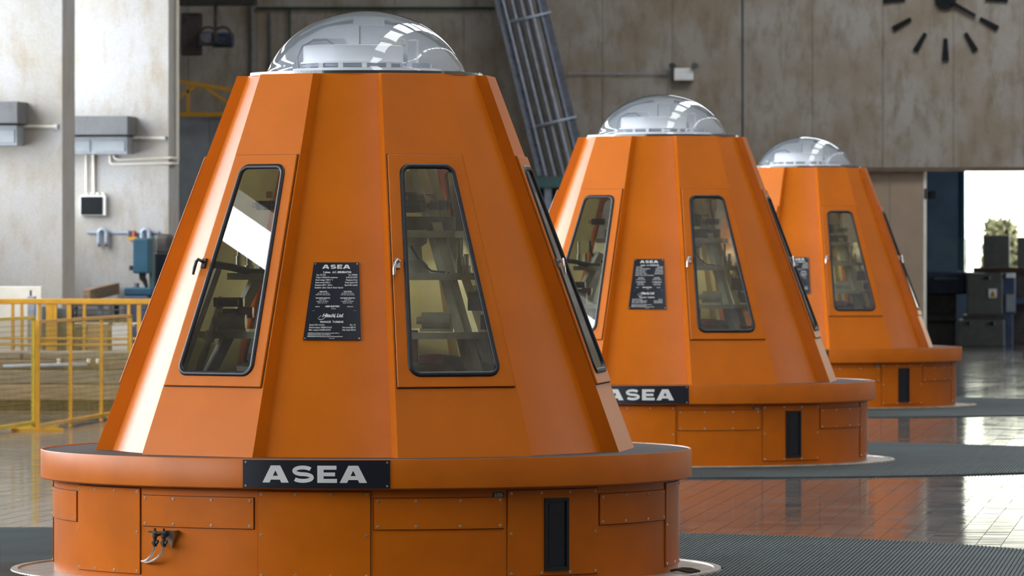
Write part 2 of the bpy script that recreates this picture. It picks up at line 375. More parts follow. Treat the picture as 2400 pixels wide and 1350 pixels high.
fq = np.array([(0,1,2,3),(0,4,5,1),(1,5,6,2),(2,6,7,3),(3,7,4,0)])
Fq = (fq[None] + (np.arange(len(rest)) * 8)[:, None, None]).reshape(-1, 4)
me = bpy.data.meshes.new('tile_field'); me.from_pydata(V.reshape(-1, 3).tolist(), [], Fq.tolist()); me.materials.append(M['tile'])
o = bpy.data.objects.new('tile_field', me); COL.objects.link(o); o.parent = FLOOR; o['kind'] = 'stuff'
tm = MB(); h = T/2 - TJ
tm.add([(-h,-h,0),(h,-h,0),(h,h,0),(-h,h,0),(-h,-h,-.006),(h,-h,-.006),(h,h,-.006),(-h,h,-.006)], fq.tolist())
t0 = tm.build('floor_tile', M['tile'], FLOOR, fix=False)
for n, i in enumerate(pick):
    o = t0 if n == 0 else t0.copy()
    if n: COL.objects.link(o)
    o.location = (GX[i], GY[i], lift[i]); o.rotation_euler = (tilt[i, 1], -tilt[i, 0], 0)

# ------------------------------------------------------------------ ribbed rubber mats
def rubber_mat(ux, uy, dy, label):
    root = thing('rubber_mat', label, 'mat', (ux, uy, 0), 'ribbed rubber mats around the generators')
    pitch = .0232; mb = MB(); x = -3.74
    prof = [(-.0116, .005), (-.0078, .005), (-.0052, .0115), (.0052, .0115), (.0078, .005), (.0116, .005)]
    while x < 4.12:
        h = mat_range(x)
        if h and h > .05:
            spans = [(dy - h, dy + h)]
            if abs(x) < 1.914:
                q = sqrt(1.914**2 - x*x); spans = [(dy - h, -q), (q, dy + h)]
            for a, b in spans:
                n = len(mb.v)
                for dx, z in prof: mb.v += [(x+dx, a, z), (x+dx, b, z)]
                for i in range(5): mb.f.append((n+2*i, n+2*i+2, n+2*i+3, n+2*i+1))
        x += pitch
    o = mb.build('rib', M['mat'], root, fix=False); o['kind'] = 'stuff'
    e = MB()       # flat edge strip
    pts = []
    for k in range(97):
        t = k / 96; xx = 4.14 - t * 7.88; h = mat_range(xx) or 0; pts.append((xx, dy + h))
    for k in range(97):
        t = k / 96; xx = -3.74 + t * 7.88; h = mat_range(xx) or 0; pts.append((xx, dy - h))
    c = [(0.0, dy)] * len(pts); n = len(pts)
    vs_ = [(x, y, .0) for x, y in pts] + [(x, y, .0075) for x, y in pts] + [(x * .992, dy + (y - dy) * .992, .0075) for x, y in pts]
    fs = [(i, (i+1) % n, n+(i+1) % n, n+i) for i in range(n)] + [(n+i, n+(i+1) % n, 2*n+(i+1) % n, 2*n+i) for i in range(n)]
    e.add(vs_, fs); e.build('edge_strip', M['mat'], root)
for (ux, uy), dy, lb in zip(UN, MAT_DY, ('ribbed grey-green rubber mat around the nearest generator', 'ribbed grey-green rubber mat around the middle generator', 'ribbed grey-green rubber mat around the farthest generator')):
    rubber_mat(ux, uy, dy, lb)

# ------------------------------------------------------------------ lettering helpers
def stroke(path, w):                            # flat ribbon (list of quads) along a 2-D path
    path = [Vector((p[0], p[1])) for p in path]; L_, R_ = [], []
    for i, p in enumerate(path):
        d = (path[min(i+1, len(path)-1)] - path[max(i-1, 0)]).normalized(); n = Vector((-d.y, d.x))
        L_.append(p + n*w/2); R_.append(p - n*w/2)
    return [[L_[i], L_[i+1], R_[i+1], R_[i]] for i in range(len(path)-1)]
def asea(h=1.0):
    """Wide heavy capitals; returns quads in units where the letters are 1 high and the word is about 6 wide."""
    q = []
    def A(x):
        q.append([(x, 0), (x+.42, 0), (x+.92, 1), (x+.50, 1)]); q.append([(x+1.12, 0), (x+1.56, 0), (x+1.06, 1), (x+.63, 1)])
        q.append([(x+.34, .17), (x+1.22, .17), (x+1.11, .40), (x+.45, .40)])
    A(0)
    # S
    pts = []
    x0 = 1.72; c1 = (x0+.66, .694); c2 = (x0+.66, .306)
    for k in range(0, 21):
        a = radians(28 + k*(228)/20); pts.append((c1[0] + .50*cos(a), c1[1] + .194*sin(a)))
    for k in range(0, 21):
        a = radians(78 - k*(228)/20); pts.append((c2[0] + .53*cos(a), c2[1] + .194*sin(a)))
    pts = [(x, y) for x, y in pts]
    for s in stroke(pts, .225): q.append([(p[0], p[1]) for p in s])
    # E
    x = 3.22
    q.append([(x, 0), (x+.36, 0), (x+.36, 1), (x, 1)])
    for y0, y1, w in ((0, .235, 1.13), (.385, .605, 1.02), (.765, 1, 1.10)): q.append([(x+.3, y0), (x+w, y0), (x+w, y1), (x+.3, y1)])
    A(4.50)
    return q, 6.06
def text_tris(s, size, x, y, align='LEFT', sx=1.0, bold=0.0, shear=0.0, space=1.0):
    """2-D triangles of one line of text, from the built-in font."""
    c = bpy.data.curves.new('txt', 'FONT'); c.body = s; c.size = size; c.align_x = align; c.offset = bold; c.shear = shear; c.space_character = space
    c.resolution_u = 2
    o = bpy.data.objects.new('txt', c); COL.objects.link(o); dg = bpy.context.evaluated_depsgraph_get(); dg.update()
    me = bpy.data.meshes.new_from_object(o.evaluated_get(dg)); me.calc_loop_triangles()
    vv = [(v.co.x*sx + x, v.co.y + y) for v in me.vertices]; tt = [[vv[i] for i in t.vertices] for t in me.loop_triangles]
    bpy.data.objects.remove(o); bpy.data.curves.remove(c); bpy.data.meshes.remove(me)
    return tt

# ------------------------------------------------------------------ generator housing
ZB, ZT = .657, 2.655
AB, AT_, WB_, WT_, DB, DT = 1.407, .675, .375, .180, .088, .060
RB, RT = sqrt((AB-DB)**2 + WB_**2), sqrt((AT_-DT)**2 + WT_**2)
OFF = -.4
def az(a, r, z): a = radians(a); return (r*sin(a), -r*cos(a), z)
def cone_r(z): return RB + (z-ZB)/(ZT-ZB)*(RT-RB)
SL = (AT_-AB)/(ZT-ZB); BETA = atan(-SL)
def bay(al, s, z, e=0.0):           # point on the flat bay: s across, height z, e proud along the bay's own normal
    A = radians(al+OFF); n = Vector((sin(A), -cos(A), 0)); t = Vector((cos(A), sin(A), 0))
    N = n*cos(BETA) + Vector((0,0,1))*sin(BETA)
    return n*(AB+(z-ZB)*SL) + t*s + Vector((0,0,z)) + N*e
def bw(z): return WB_ + (z-ZB)/(ZT-ZB)*(WT_-WB_)
def bd(z): return DB + (z-ZB)/(ZT-ZB)*(DT-DB)
def cyl_panel(mb, a0, a1, z0, z1, r0, r1, n=10):     # bent sheet between radius r0 and r1
    i0 = len(mb.v)
    for k in range(n+1):
        a = a0+(a1-a0)*k/n
        for r, z in ((r0, z0), (r1, z0), (r1, z1), (r0, z1)): mb.v.append(az(a, r, z))
    for k in range(n):
        b = i0+4*k
        for j in range(4): mb.f.append((b+j, b+4+j, b+4+(j+1) % 4, b+(j+1) % 4))
    mb.f.append((i0, i0+1, i0+2, i0+3)); mb.f.append((i0+4*n+3, i0+4*n+2, i0+4*n+1, i0+4*n))
    return mb
SCREW = None
def add_screws(panel, spots, r):
    global SCREW
    for a, z in spots:
        if SCREW is None:
            s = MB().lathe([(.0068, -.002), (.0068, .0022), (.0058, .0034), (.0032, .0034), (.0026, .0018), (.0001, .0018)], 14)
            # turn the lathe axis to face outwards (-y)
            s.v = [(x, -z, y) for x, y, z in s.v]
            SCREW = s.build('screw', [M['screw'], M['black']], panel, smooth=40)
            for p in SCREW.data.polygons:
                if p.center.length < .0036 and abs(p.center.x) < .003 and abs(p.center.z) < .003: p.material_index = 1
            o = SCREW
        else:
            o = SCREW.copy(); COL.objects.link(o); o.parent = panel
        o.location = az(a, r, z); o.rotation_euler = (0, 0, radians(a))
def rounded(al, z0, z1, inset, rad, n=8):
    """loop of a rounded trapezoid on a bay, inset from the bay's slanting sides; returns [(s, z)] and the corner list"""
    c = []; cosb = cos(BETA)
    cs = [(-(bw(z0)-inset), z0), ((bw(z0)-inset), z0), ((bw(z1)-inset), z1), (-(bw(z1)-inset), z1)]
    cs = [(s, z/cosb) for s, z in cs]      # true lengths up the slope
    out = []
    for i in range(4):
        p = Vector(cs[i]); a = (Vector(cs[i-1])-p).normalized(); b = (Vector(cs[(i+1) % 4])-p).normalized()
        half = a.angle(b)/2; dist = rad/tan(half); cen = p+(a+b).normalized()*(rad/sin(half))
        t0 = p+a*dist; t1 = p+b*dist
        a0 = atan2(*(t0-cen).yx); a1 = atan2(*(t1-cen).yx); d = (a1-a0+pi) % (2*pi)-pi
        for k in range(n+1):
            t = a0+d*k/n; q = cen+Vector((cos(t), sin(t)))*rad; out.append((q.x, q.y*cosb))
    return out, [(s, z*cosb) for s, z in cs]

root0 = thing('generator_housing', 'nearest and largest orange conical generator housing with a clear dome', 'generator', (0,0,0), 'row of orange conical generator housings')
G = root0
# floor plate
fp = MB().lathe([(1.60, .002), (1.90, .002), (1.912, .008), (1.908, .017), (1.872, .019), (1.868, .010), (1.60, .012)], 128).build('floor_plate', M['floorplate'], G, smooth=30)
# base drum
MB().lathe([(1.66, .006), (1.677, .006), (1.677, .53), (1.60, .53)], 128).build('base_drum', M['orange2'], G, smooth=30)
# overhanging ring and deck
MB().lathe([(1.60, .503), (1.744, .503), (1.75, .509), (1.75, .653), (1.748, .657), (1.742, .657), (1.740, .649), (1.66, .649)], 160).build('rim_ring', M['orange2'], G, smooth=30)
MB().lathe([(1.741, .6505), (1.0, .6535), (1.0, .64)], 128).build('deck', M['deck'], G, smooth=30)
# covers round the base: big sheets and low hatches alternating
big0 = None; hat0 = None
for k in range(8):
    ca = -1.0+44.75*(k-3) if k < 8 else 0
    front = -100 < ca < 100
    mb = cyl_panel(MB(), ca-9.95, ca+9.95, .047, .487, 1.674, 1.6855)
    o = mb.build('cover_sheet', M['orange2'], G, smooth=30)
    cyl_panel(MB(), ca-10.08, ca+10.08, .0435, .4905, 1.672, 1.6785).build('gap_shade', M['gap_shade'], o)  # dark backing sheet imitates the shaded gap round the cover
    if front:
        sp = [(ca+d, z) for d in (-9.3, -3.1, 3.1, 9.3) for z in (.060, .472)] + [(ca-9.3, .265), (ca+9.3, .265)]
        add_screws(o, sp, 1.6855)
    if k in (4, 0):        # the sheets with a black vent
        vb = MB()
        cyl_panel(vb, ca-2.62, ca-2.05, .068, .444, 1.680, 1.697, 2); cyl_panel(vb, ca+2.05, ca+2.62, .068, .444, 1.680, 1.697, 2)
        cyl_panel(vb, ca-2.05, ca+2.05, .068, .088, 1.680, 1.697, 4); cyl_panel(vb, ca-2.05, ca+2.05, .428, .444, 1.680, 1.697, 4)
        v = vb.build('vent_frame', M['black'], o, smooth=30); v['label'] = 'black frame of the vent'
        v2 = cyl_panel(MB(), ca-2.05, ca+2.05, .088, .428, 1.680, 1.6875, 4)
        cyl_panel(v2, ca-1.7, ca+1.7, .365, .415, 1.680, 1.6905, 4); cyl_panel(v2, ca-1.7, ca+1.7, .10, .355, 1.680, 1.6895, 4)
        v2.build('vent_screen', M['plate'], o, smooth=30)
    ha = ca+22.3
    mb = cyl_panel(MB(), ha-11.7, ha+11.7, .296, .454, 1.674, 1.6855)
    o = mb.build('hatch_cover', M['orange2'], G, smooth=30)
    cyl_panel(MB(), ha-11.82, ha+11.82, .2925, .4575, 1.672, 1.6785).build('gap_shade', M['gap_shade'], o)  # dark backing sheet imitates the shaded gap round the hatch
    if -100 < ha < 100:
        add_screws(o, [(ha+d, z) for d in (-11.0, -4.4, 3.6, 11.0) for z in (.310, .440)], 1.6855)
# cone sheets between the bays, painted outside, cream inside; gently bowed, flatter than a true cone
BOW = .5
def sheet_pt(c0, phi, R, wmax, z, e=0.0):
    x = (R+e)*sin(radians(phi)); d = R*cos(radians(wmax))+BOW*R*(cos(radians(phi))-cos(radians(wmax)))+e
    a = radians(c0); return (d*sin(a)+x*cos(a), -d*cos(a)+x*sin(a), z)
hb, ht = degrees(atan(WB_/(AB-DB))), degrees(atan(WT_/(AT_-DT)))
for k in range(6):
    c0 = 60*k+OFF; mb = MB(); n = 12; ww = 30-hb; wt = 30-ht
    for j in range(n+1):
        u_ = -1+2*j/n; mb.v += [sheet_pt(c0, u_*ww, RB, ww, ZB-.01), sheet_pt(c0, u_*wt, RT, wt, ZT)]
    for j in range(n): mb.f.append((2*j, 2*j+2, 2*j+3, 2*j+1))
    o = mb.build('cone_sheet', [M['orange'], M['cream']], G, smooth=30)
    m = o.modifiers.new('thick', 'SOLIDIFY'); m.thickness = .005; m.offset = -1; m.material_offset = 1; m.use_rim = False
    o['_c'] = 1; del o['_c']
def loop_pts(al, loop, e): return [bay(al, s, z, e) for s, z in loop]
DZ0, DZ1, DIN = 1.009, 2.220, .013
WZ_0, WZ_1, WIN = 1.060, 2.170, .075
doors = []
for bi, al in enumerate((-150, -90, -30, 30, 90, 150)):
    # bay front with the door opening cut out, side cheeks, top
    mb = MB(); o_ = [(-bw(ZB-.01), ZB-.01), (bw(ZB-.01), ZB-.01), (bw(ZT), ZT), (-bw(ZT), ZT)]
    hz0, hz1 = DZ0+.03, DZ1-.03
    i_ = [(-(bw(hz0)-.045), hz0), (bw(hz0)-.045, hz0), (bw(hz1)-.045, hz1), (-(bw(hz1)-.045), hz1)]
    mb.v = [bay(al, s, z) for s, z in o_] + [bay(al, s, z) for s, z in i_]
    mb.f = [(k, (k+1) % 4, 4+(k+1) % 4, 4+k) for k in range(4)]
    A = radians(al+OFF); nv = Vector((sin(A), -cos(A), 0))
    bk = [bay(al, s, z)-nv*(bd(z)+.004) for s, z in o_]
    b0 = len(mb.v); mb.v += bk
    mb.f += [(0, 3, b0+3, b0), (1, b0+1, b0+2, 2), (3, 2, b0+2, b0+3)]
    mb.v = [tuple(v) for v in mb.v]
    o = mb.build('bay_panel', [M['orange'], M['cream']], G)
    # all outward
    m = o.modifiers.new('thick', 'SOLIDIFY'); m.thickness = .004; m.offset = -1; m.material_offset = 1
    b = o.modifiers.new('bevel', 'BEVEL'); b.width = .004; b.segments = 2; b.limit_method = 'ANGLE'; b.angle_limit = radians(40)
    # door leaf: sheet with a rounded window hole
    inner, _ = rounded(al, WZ_0+.012, WZ_1-.012, WIN+.012, .045)
    outer = [(-(bw(DZ0)-DIN), DZ0), (bw(DZ0)-DIN, DZ0), (bw(DZ1)-DIN, DZ1), (-(bw(DZ1)-DIN), DZ1)]
    N = len(inner); per = N//4
    d = MB(); d.v = [bay(al, s, z, .013) for s, z in inner] + [bay(al, s, z, .013) for s, z in outer] + [bay(al, s, z, -.006) for s, z in outer] + [bay(al, s, z, -.006) for s, z in inner]
    for c in range(4):
        for k in range(per-1): d.f.append((c*per+k, N+c, c*per+k+1))
        nx_ = ((c+1) % 4); d.f.append((c*per+per-1, N+c, N+nx_, nx_*per))
        d.f.append((N+c, N+4+c, N+4+nx_, N+nx_))
    for k in range(N): d.f.append((k, (k+1) % N, N+8+(k+1) % N, N+8+k))
    d.v = [tuple(v) for v in d.v]
    door = d.build('door', M['orange'], G)
    bb = door.modifiers.new('bevel', 'BEVEL'); bb.width = .003; bb.segments = 2; bb.limit_method = 'ANGLE'; bb.angle_limit = radians(50)
    ds = MB(); g = .0045
    o2 = [(-(bw(DZ0)-DIN+g), DZ0-g), (bw(DZ0)-DIN+g, DZ0-g), (bw(DZ1)-DIN+g, DZ1+g), (-(bw(DZ1)-DIN+g), DZ1+g)]
    i2 = [(-(bw(DZ0)-.04), DZ0+.028), (bw(DZ0)-.04, DZ0+.028), (bw(DZ1)-.04, DZ1-.028), (-(bw(DZ1)-.04), DZ1-.028)]
    for e in (.0012, .0022): ds.v += [tuple(bay(al, s, z, e)) for s, z in o2] + [tuple(bay(al, s, z, e)) for s, z in i2]
    ds.f = [(8+k, 8+(k+1) % 4, 12+(k+1) % 4, 12+k) for k in range(4)] + [(k, (k+1) % 4, 8+(k+1) % 4, 8+k) for k in range(4)]
    ds.build('door_gap_shade', M['gap_shade'], door)  # dark strip painted in for the shaded gap at the door edge
    # rubber gasket: a rounded profile swept round the hole
    gk = MB(); prof = []
    for k in range(9):
        t = pi*k/8; prof.append((.0135*cos(t), .013+.011*sin(t)))
    mid, _ = rounded(al, WZ_0+.0135, WZ_1-.0135, WIN-.001+.0135, .052)
    n = len(mid); cen = Vector((0, sum(z for s, z in mid)/n))
    for off, e in prof:
        ring, _ = rounded(al, WZ_0+.0135-off, WZ_1-.0135+off, WIN-.001+.0135-off, max(.012, .05+off))
        for s, z in ring: gk.v.append(tuple(bay(al, s, z, e)))
    for j in range(len(prof)-1):
        for k in range(n): gk.f.append((j*n+k, j*n+(k+1) % n, (j+1)*n+(k+1) % n, (j+1)*n+k))
    gk.build('window_gasket', M['black'], door, smooth=50)
    ring, _ = rounded(al, WZ_0+.02, WZ_1-.02, WIN+.02, .04)
    gm = MB(); gm.v = [tuple(bay(al, s, z, .012)) for s, z in ring]; gm.f = [tuple(range(n))]
    gm.build('window_glass', M['glass'], door, fix=False)
    # lever handle near the left edge
    zc = 1.645; sc_ = -(bw(zc)-DIN-.022)
    hb_ = MB(); c8 = [(-.014,-.026), (.014,-.026), (.014,.026), (-.014,.026)]
    hb_.v = [tuple(bay(al, sc_+a, zc+b, .013)) for a, b in c8]+[tuple(bay(al, sc_+a*.9, zc+b*.92, .026)) for a, b in c8]
    hb_.f = [(3,2,1,0), (4,5,6,7), (0,1,5,4), (1,2,6,5), (2,3,7,6), (3,0,4,7)]
    hb_.tube([bay(al, sc_, zc+.004, .02), bay(al, sc_, zc+.004, .05), bay(al, sc_-.012, zc+.008, .056), bay(al, sc_-.024, zc-.004, .056), bay(al, sc_-.032, zc-.035, .05), bay(al, sc_-.036, zc-.068, .044)],
             [.008, .008, .009, .009, .0095, .007], 10)
    hh = hb_.build('handle', M['darksteel' if al == -30 else 'chrome'], door, smooth=40); hh['label'] = 'dark lever handle' if al == -30 else 'chrome lever handle'
    doors.append(door)
# roof edge, gasket ring, acrylic flange and dome
MB().lathe([(RT-.004, ZT-.002), (.50, ZT-.002), (.50, ZT-.012), (RT-.004, ZT-.012)], 96).build('top_plate', M['orange'], G)
MB().lathe([(.50, ZT), (.604, ZT), (.604, ZT+.0165), (.54, ZT+.0165), (.535, ZT+.012), (.50, ZT+.012)], 128).build('dome_seal', M['black'], G, smooth=30)
MB().lathe([(.606, ZT), (.627, ZT), (.627, ZT+.017), (.606, ZT+.017), (.606, ZT)], 128).build('dome_flange', M['flange'], G, smooth=30)
DZ = ZT+.014
ctrl = [(z_*1.06, r_) for z_, r_ in [(.0, .543), (.02, .531), (.06, .511), (.12, .470), (.161, .432), (.20, .386), (.242, .321), (.27, .262), (.295, .188), (.311, .118), (.319, .06), (.322, .0)]]
prof = []
for i in range(len(ctrl)-1):
    p0, p1, p2, p3 = ctrl[max(i-1, 0)], ctrl[i], ctrl[i+1], ctrl[min(i+2, len(ctrl)-1)]
    for k in range(6):
        t = k/6; f_ = lambda a, b, c, d: .5*((2*b)+(c-a)*t+(2*a-5*b+4*c-d)*t*t+(3*b-a-3*c+d)*t**3)
        prof.append((f_(p0[1], p1[1], p2[1], p3[1]), DZ+f_(p0[0], p1[0], p2[0], p3[0])))
prof.append((.0005, DZ+.322*1.06))
MB().lathe(prof, 160).build('dome', M['dome'], G, smooth=80)
# what stands under the dome
zd = ZT+.012
MB().lathe([(.0, zd+.028), (.40, zd+.028), (.40, zd+.006), (.50, zd+.004)][::-1], 72, (0, .02, 0)).build('top_platform', M['white'], G, smooth=30)
lg = MB()
for k in range(16):
    a = radians(22.5*k+6); lg.box(.335*sin(a)-.012, .335*sin(a)+.012, -.335*cos(a)-.012+.02, -.335*cos(a)+.012+.02, zd+.028, zd+.055)
lg.build('lug', M['white'], G)
MB().disc((-.06, .02, 0), .296, zd+.036, zd+.052, 48).build('drum_gap', M['galvdark'], G, smooth=30)
MB().lathe([(.20, zd+.055), (.285, zd+.055), (.285, zd+.066), (.270, zd+.068), (.270, zd+.150), (.262, zd+.155), (.0, zd+.155)], 64, (-.075, .02, 0)).build('top_drum', M['white'], G, smooth=30)
st = MB().box(-.030, .058, -.03, .02, zd+.155, zd+.30); st.box(-.068, .092, -.04, .04, zd+.262, zd+.302)
st.build('bracket_post', M['white'], G, bevel=.004)
MB().box(-.037, -.032, -.025, .02, zd+.155, zd+.262).build('bracket_slot', M['galvdark'], G)
tr = MB(); tr.add([(-.335, .06, zd+.16), (-.11, .06, zd+.16), (-.13, .06, zd+.20), (-.30, .06, zd+.20), (-.335, .16, zd+.16), (-.11, .16, zd+.16), (-.13, .16, zd+.20), (-.30, .16, zd+.20)], [(0,1,2,3), (7,6,5,4), (0,4,5,1), (3,2,6,7), (1,5,6,2), (0,3,7,4)])
tr.build('tray', M['white'], G, bevel=.004)
MB().box(.062, .196, .03, .12, zd+.152, zd+.196).build('terminal_box', M['offwhite'], G, bevel=.01)
MB().box(.215, .265, .05, .15, zd+.02, zd+.19).build('side_bracket', M['white'], G, bevel=.01)
MB().box(.19, .35, -.12, -.02, zd+.026, zd+.058).build('clamp_block', M['galv'], G, bevel=.004)
MB().tube([(-.36, -.06, zd+.03), (-.37, -.05, zd+.09), (-.345, -.03, zd+.15), (-.29, .0, zd+.185), (-.22, .02, zd+.19), (-.18, .03, zd+.16)], .006, 8).build('cable', M['galvdark'], G, smooth=60)
# machinery inside, seen through the doors
for k in range(6):
    a = 60*k+OFF; p = MB()
    if k == 5: p.bar(az(a, 1.06, .76), az(a, .56, 1.70), .075, .05); p.bar(az(a-7, 1.12, .80), az(a-7, .82, 1.62), .06, .03)
    else: p.bar(az(a, .88, .66), az(a, .30, 2.30), .085, .05); p.bar(az(a-6, .98, .66), az(a-8, .62, 1.60), .03, .03)
    p.build('frame_post', M['creamgrey'], G)
for z, r0, r1 in ((1.80, .16, .60), (1.575, .22, .80), (1.265, .30, .96)):
    MB().lathe([(r0, z-.012), (r1, z-.012), (r1, z+.024), (r1-.012, z+.024), (r1-.012, z), (r0, z), (r0, z-.012)], 6).build('shelf_ring', M['creamgrey'], G)
MB().lathe([(.0, 2.60), (.05, 2.60), (.05, 2.2), (.075, 2.2), (.075, 1.3), (.12, 1.3), (.12, .66)][::-1], 24).build('shaft', M['silver'], G, smooth=30)
MB().lathe([(.10, 2.03), (.31, 2.03), (.31, 2.145), (.29, 2.16), (.08, 2.16)], 36).build('brush_housing', M['offwhite'], G, smooth=30)
MB().lathe([(.09, 1.925), (.345, 1.925), (.345, 2.026), (.09, 2.026)], 36).build('slip_ring', M['grime'], G, smooth=30)
MB().lathe([(.08, 1.83), (.48, 1.83), (.48, 1.90), (.08, 1.90)], 40).build('bearing_cap', M['darksteel'], G, smooth=30)
for a in (52, -68, 172):       # finned blocks beside the slip ring
    f_ = MB()
    for j in range(8): z = 1.932+j*.012; f_.bar(az(a-14, .43, z), az(a+14, .43, z), .02, .005)
    f_.bar(az(a-12, .36, 1.975), az(a+12, .36, 1.975), .06, .10); f_.build('cooling_fins', M['darksteel'], G)
for x, y in ((.27, -.08), (-.30, -.05), (.05, .3)):
    MB().lathe([(.0, 1.577), (.085, 1.577), (.075, 1.64), (.045, 1.67), (.04, 1.74), (.07, 1.76), (.07, 1.80), (.0, 1.80)], 24, (x, y, 0)).build('pedestal', M['creamgrey'], G, smooth=40)
MB().lathe([(.28, .66), (.78, .66), (.78, .93), (.70, .97), (.70, 1.10), (.56, 1.14), (.40, 1.16), (.1, 1.16)], 48).build('exciter_drum', M['grime'], G, smooth=30)
def ibox(nm, x0, x1, y0, y1, z0, z1, mt, bev=.004): return MB().box(x0, x1, y0, y1, z0, z1).build(nm, M[mt], G, bevel=bev)
ibox('red_block', .32, .375, -.74, -.68, 1.13, 1.30, 'redpart'); ibox('red_block', .38, .50, -.70, -.62, 1.12, 1.17, 'redpart'); ibox('red_block', -.60, -.52, -.62, -.56, 1.38, 1.42, 'redpart')
ibox('terminal_strip', .22, .27, -.76, -.72, 1.28, 1.30, 'offwhite', .002); ibox('terminal_strip', .20, .225, -.60, -.58, 1.50, 1.56, 'offwhite', .002)
def imotor(x, y, z, l=.075):
    m_ = MB(); m_.tube([(x-l, y, z), (x+l, y, z)], .045, 14); m_.box(x-l*1.1, x+l*1.1, y-.05, y+.05, z-.06, z-.042); m_.tube([(x-l-.03, y, z), (x-l, y, z)], .02, 10); m_.build('small_motor', M['creamgrey'], G, smooth=40)
imotor(.46, -.60, 1.35); imotor(-.64, -.55, 1.345); imotor(-.3, .6, 1.345); imotor(.5, .5, 1.345)
dk = MB(); dk.box(-.74, -.58, -.56, -.50, 1.42, 1.47); dk.box(-.70, -.54, -.50, -.44, 1.36, 1.41); dk.tube([(-.72, -.58, 1.445), (-.60, -.58, 1.445)], .02, 10); dk.build('contactor', M['grime'], G, bevel=.004)
dk = MB(); dk.box(.60, .74, -.40, -.3, 1.40, 1.5); dk.box(.68, .75, -.5, -.42, 1.30, 1.38); dk.build('contactor', M['grime'], G, bevel=.004)
for pts, rr in (([(-.83, -.35, 1.60), (-.76, -.42, 1.645), (-.66, -.45, 1.63), (-.56, -.46, 1.605), (-.46, -.46, 1.60)], .020), ([(-.58, -.2, 1.80), (-.57, -.24, 1.72), (-.53, -.26, 1.66), (-.46, -.28, 1.63)], .012),
                ([(.27, -.2, 1.74), (.33, -.3, 1.66), (.40, -.36, 1.61), (.50, -.40, 1.60)], .006), ([(.2, -.7, 1.0), (.3, -.8, 1.03), (.42, -.78, 1.0), (.5, -.7, .98)], .010)):
    MB().tube(pts, rr, 8).build('cable', M['black'], G, smooth=60)
for x, y, z0, z1, rr in ((-.68, -.10, 1.58, 1.80, .016), (-.62, -.12, 1.58, 1.70, .026), (.53, -.2, 1.58, 1.78, .018), (.57, -.22, 1.58, 1.70, .024)):
    MB().tube([(x, y, z0), (x, y, z0+.5*(z1-z0)), (x, y, z0+.5*(z1-z0)+.001), (x, y, z1)], [rr, rr, rr*.6, rr*.6], 12).build('rod', M['silver'], G, smooth=40)
MB().tube([(-.70, -.50, 1.47), (-.83, -.58, 1.03)], .020, 12).tube([(-.755, -.535, 1.285), (-.77, -.545, 1.24)], .030, 12).build('linkage_tube', M['silver'], G, smooth=40)
for x in (-.50, .44):
    g_ = MB()
    for j in range(5): g_.box(x-.055+.022*j, x-.040+.022*j, -.30, -.24, 1.935, 1.985)
    g_.box(x-.08, x+.06, -.28, -.26, 1.950, 1.958); g_.box(x-.08, x+.06, -.28, -.26, 1.966, 1.972); g_.build('brush_gear', M['darksteel'], G)
ibox('yellow_label', -.50, -.465, -.29, -.285, 2.0, 2.035, 'yellow', .001)
lp = MB().tube([(-.13, .34, 2.30), (.13, .34, 2.30)], .022, 12)  # glowing tubes added out of view to brighten the interior
lpm, nt_, b_ = nodes('fill_lamp_tube'); b_.inputs['Base Color'].default_value = (1, .95, .7, 1); b_.inputs['Emission Color'].default_value = (1, .90, .60, 1); b_.inputs['Emission Strength'].default_value = 70
lp.tube([(-.12, .45, 1.47), (.12, .45, 1.47)], .022, 12); lp.build('fill_lamp', lpm, G, smooth=60)
MB().box(-.19, .19, .355, .40, 2.27, 2.33).build('fill_lamp_bracket', M['white'], G)  # holder for the added upper tube
# rating plate on the front cone sheet
pz0, pz1 = 1.254, 1.657; pl = MB(); n = 8
def plate_pt(u_, v, e=.0):          # u across -1..1, v up 0..1
    z = pz0+(pz1-pz0)*v; hw = (.152+(.1185-.152)*v); r = cone_r(z); a = degrees(u_*hw/r); return sheet_pt(OFF, a-.35, r, 14.0, z, e)
for e in (.004, .0075):
    for j in range(5):
        for i in range(n+1): pl.v.append(plate_pt(-1+2*i/n, j/4, e))
m_ = 5*(n+1)
for j in range(4):
    for i in range(n): pl.f.append((m_+j*(n+1)+i, m_+j*(n+1)+i+1, m_+(j+1)*(n+1)+i+1, m_+(j+1)*(n+1)+i))
for i in range(n): pl.f += [(i, i+1, m_+i+1, m_+i), (4*(n+1)+i+1, 4*(n+1)+i, m_+4*(n+1)+i, m_+4*(n+1)+i+1)]
for j in range(4): pl.f += [((j+1)*(n+1), j*(n+1), m_+j*(n+1), m_+(j+1)*(n+1)), (j*(n+1)+n, (j+1)*(n+1)+n, m_+(j+1)*(n+1)+n, m_+j*(n+1)+n)]
PLATE = pl.build('rating_plate', M['plate'], G); PLATE['label'] = 'black rating plate engraved ASEA'
tx = MB()
def plate_text(tris):
    for t in tris:
        n0 = len(tx.v)
        for (u_, v) in t: tx.v.append(plate_pt(u_, v, .0081))
        tx.f.append(tuple(range(n0, n0+len(t))))
def pline(s, v, size, align='CENTER', u_=0.0, sx=1.0, bold=0.0, shear=0.0, space=1.0):
    plate_text([[(x, y) for x, y in t] for t in text_tris(s, size, u_, v, align, sx, bold, shear, space)])
q, wq = asea()
plate_text([[(-.60+1.22*x/wq, .918+.052*y) for x, y in t] for t in q])
S_ = 2.65                     # plate units: u is half-widths, v is heights; this widens the letters to true shape
def tl(s, v, h, u_=0, al_='CENTER', w=None, bold=.0006, shear=0.0, space=1.0): pline(s, v, h, al_, u_, (w or 2.3), bold, shear, space)
tl('3 phase   A.C. GENERATOR', .862, .034, .06, w=3.0, bold=.0016)
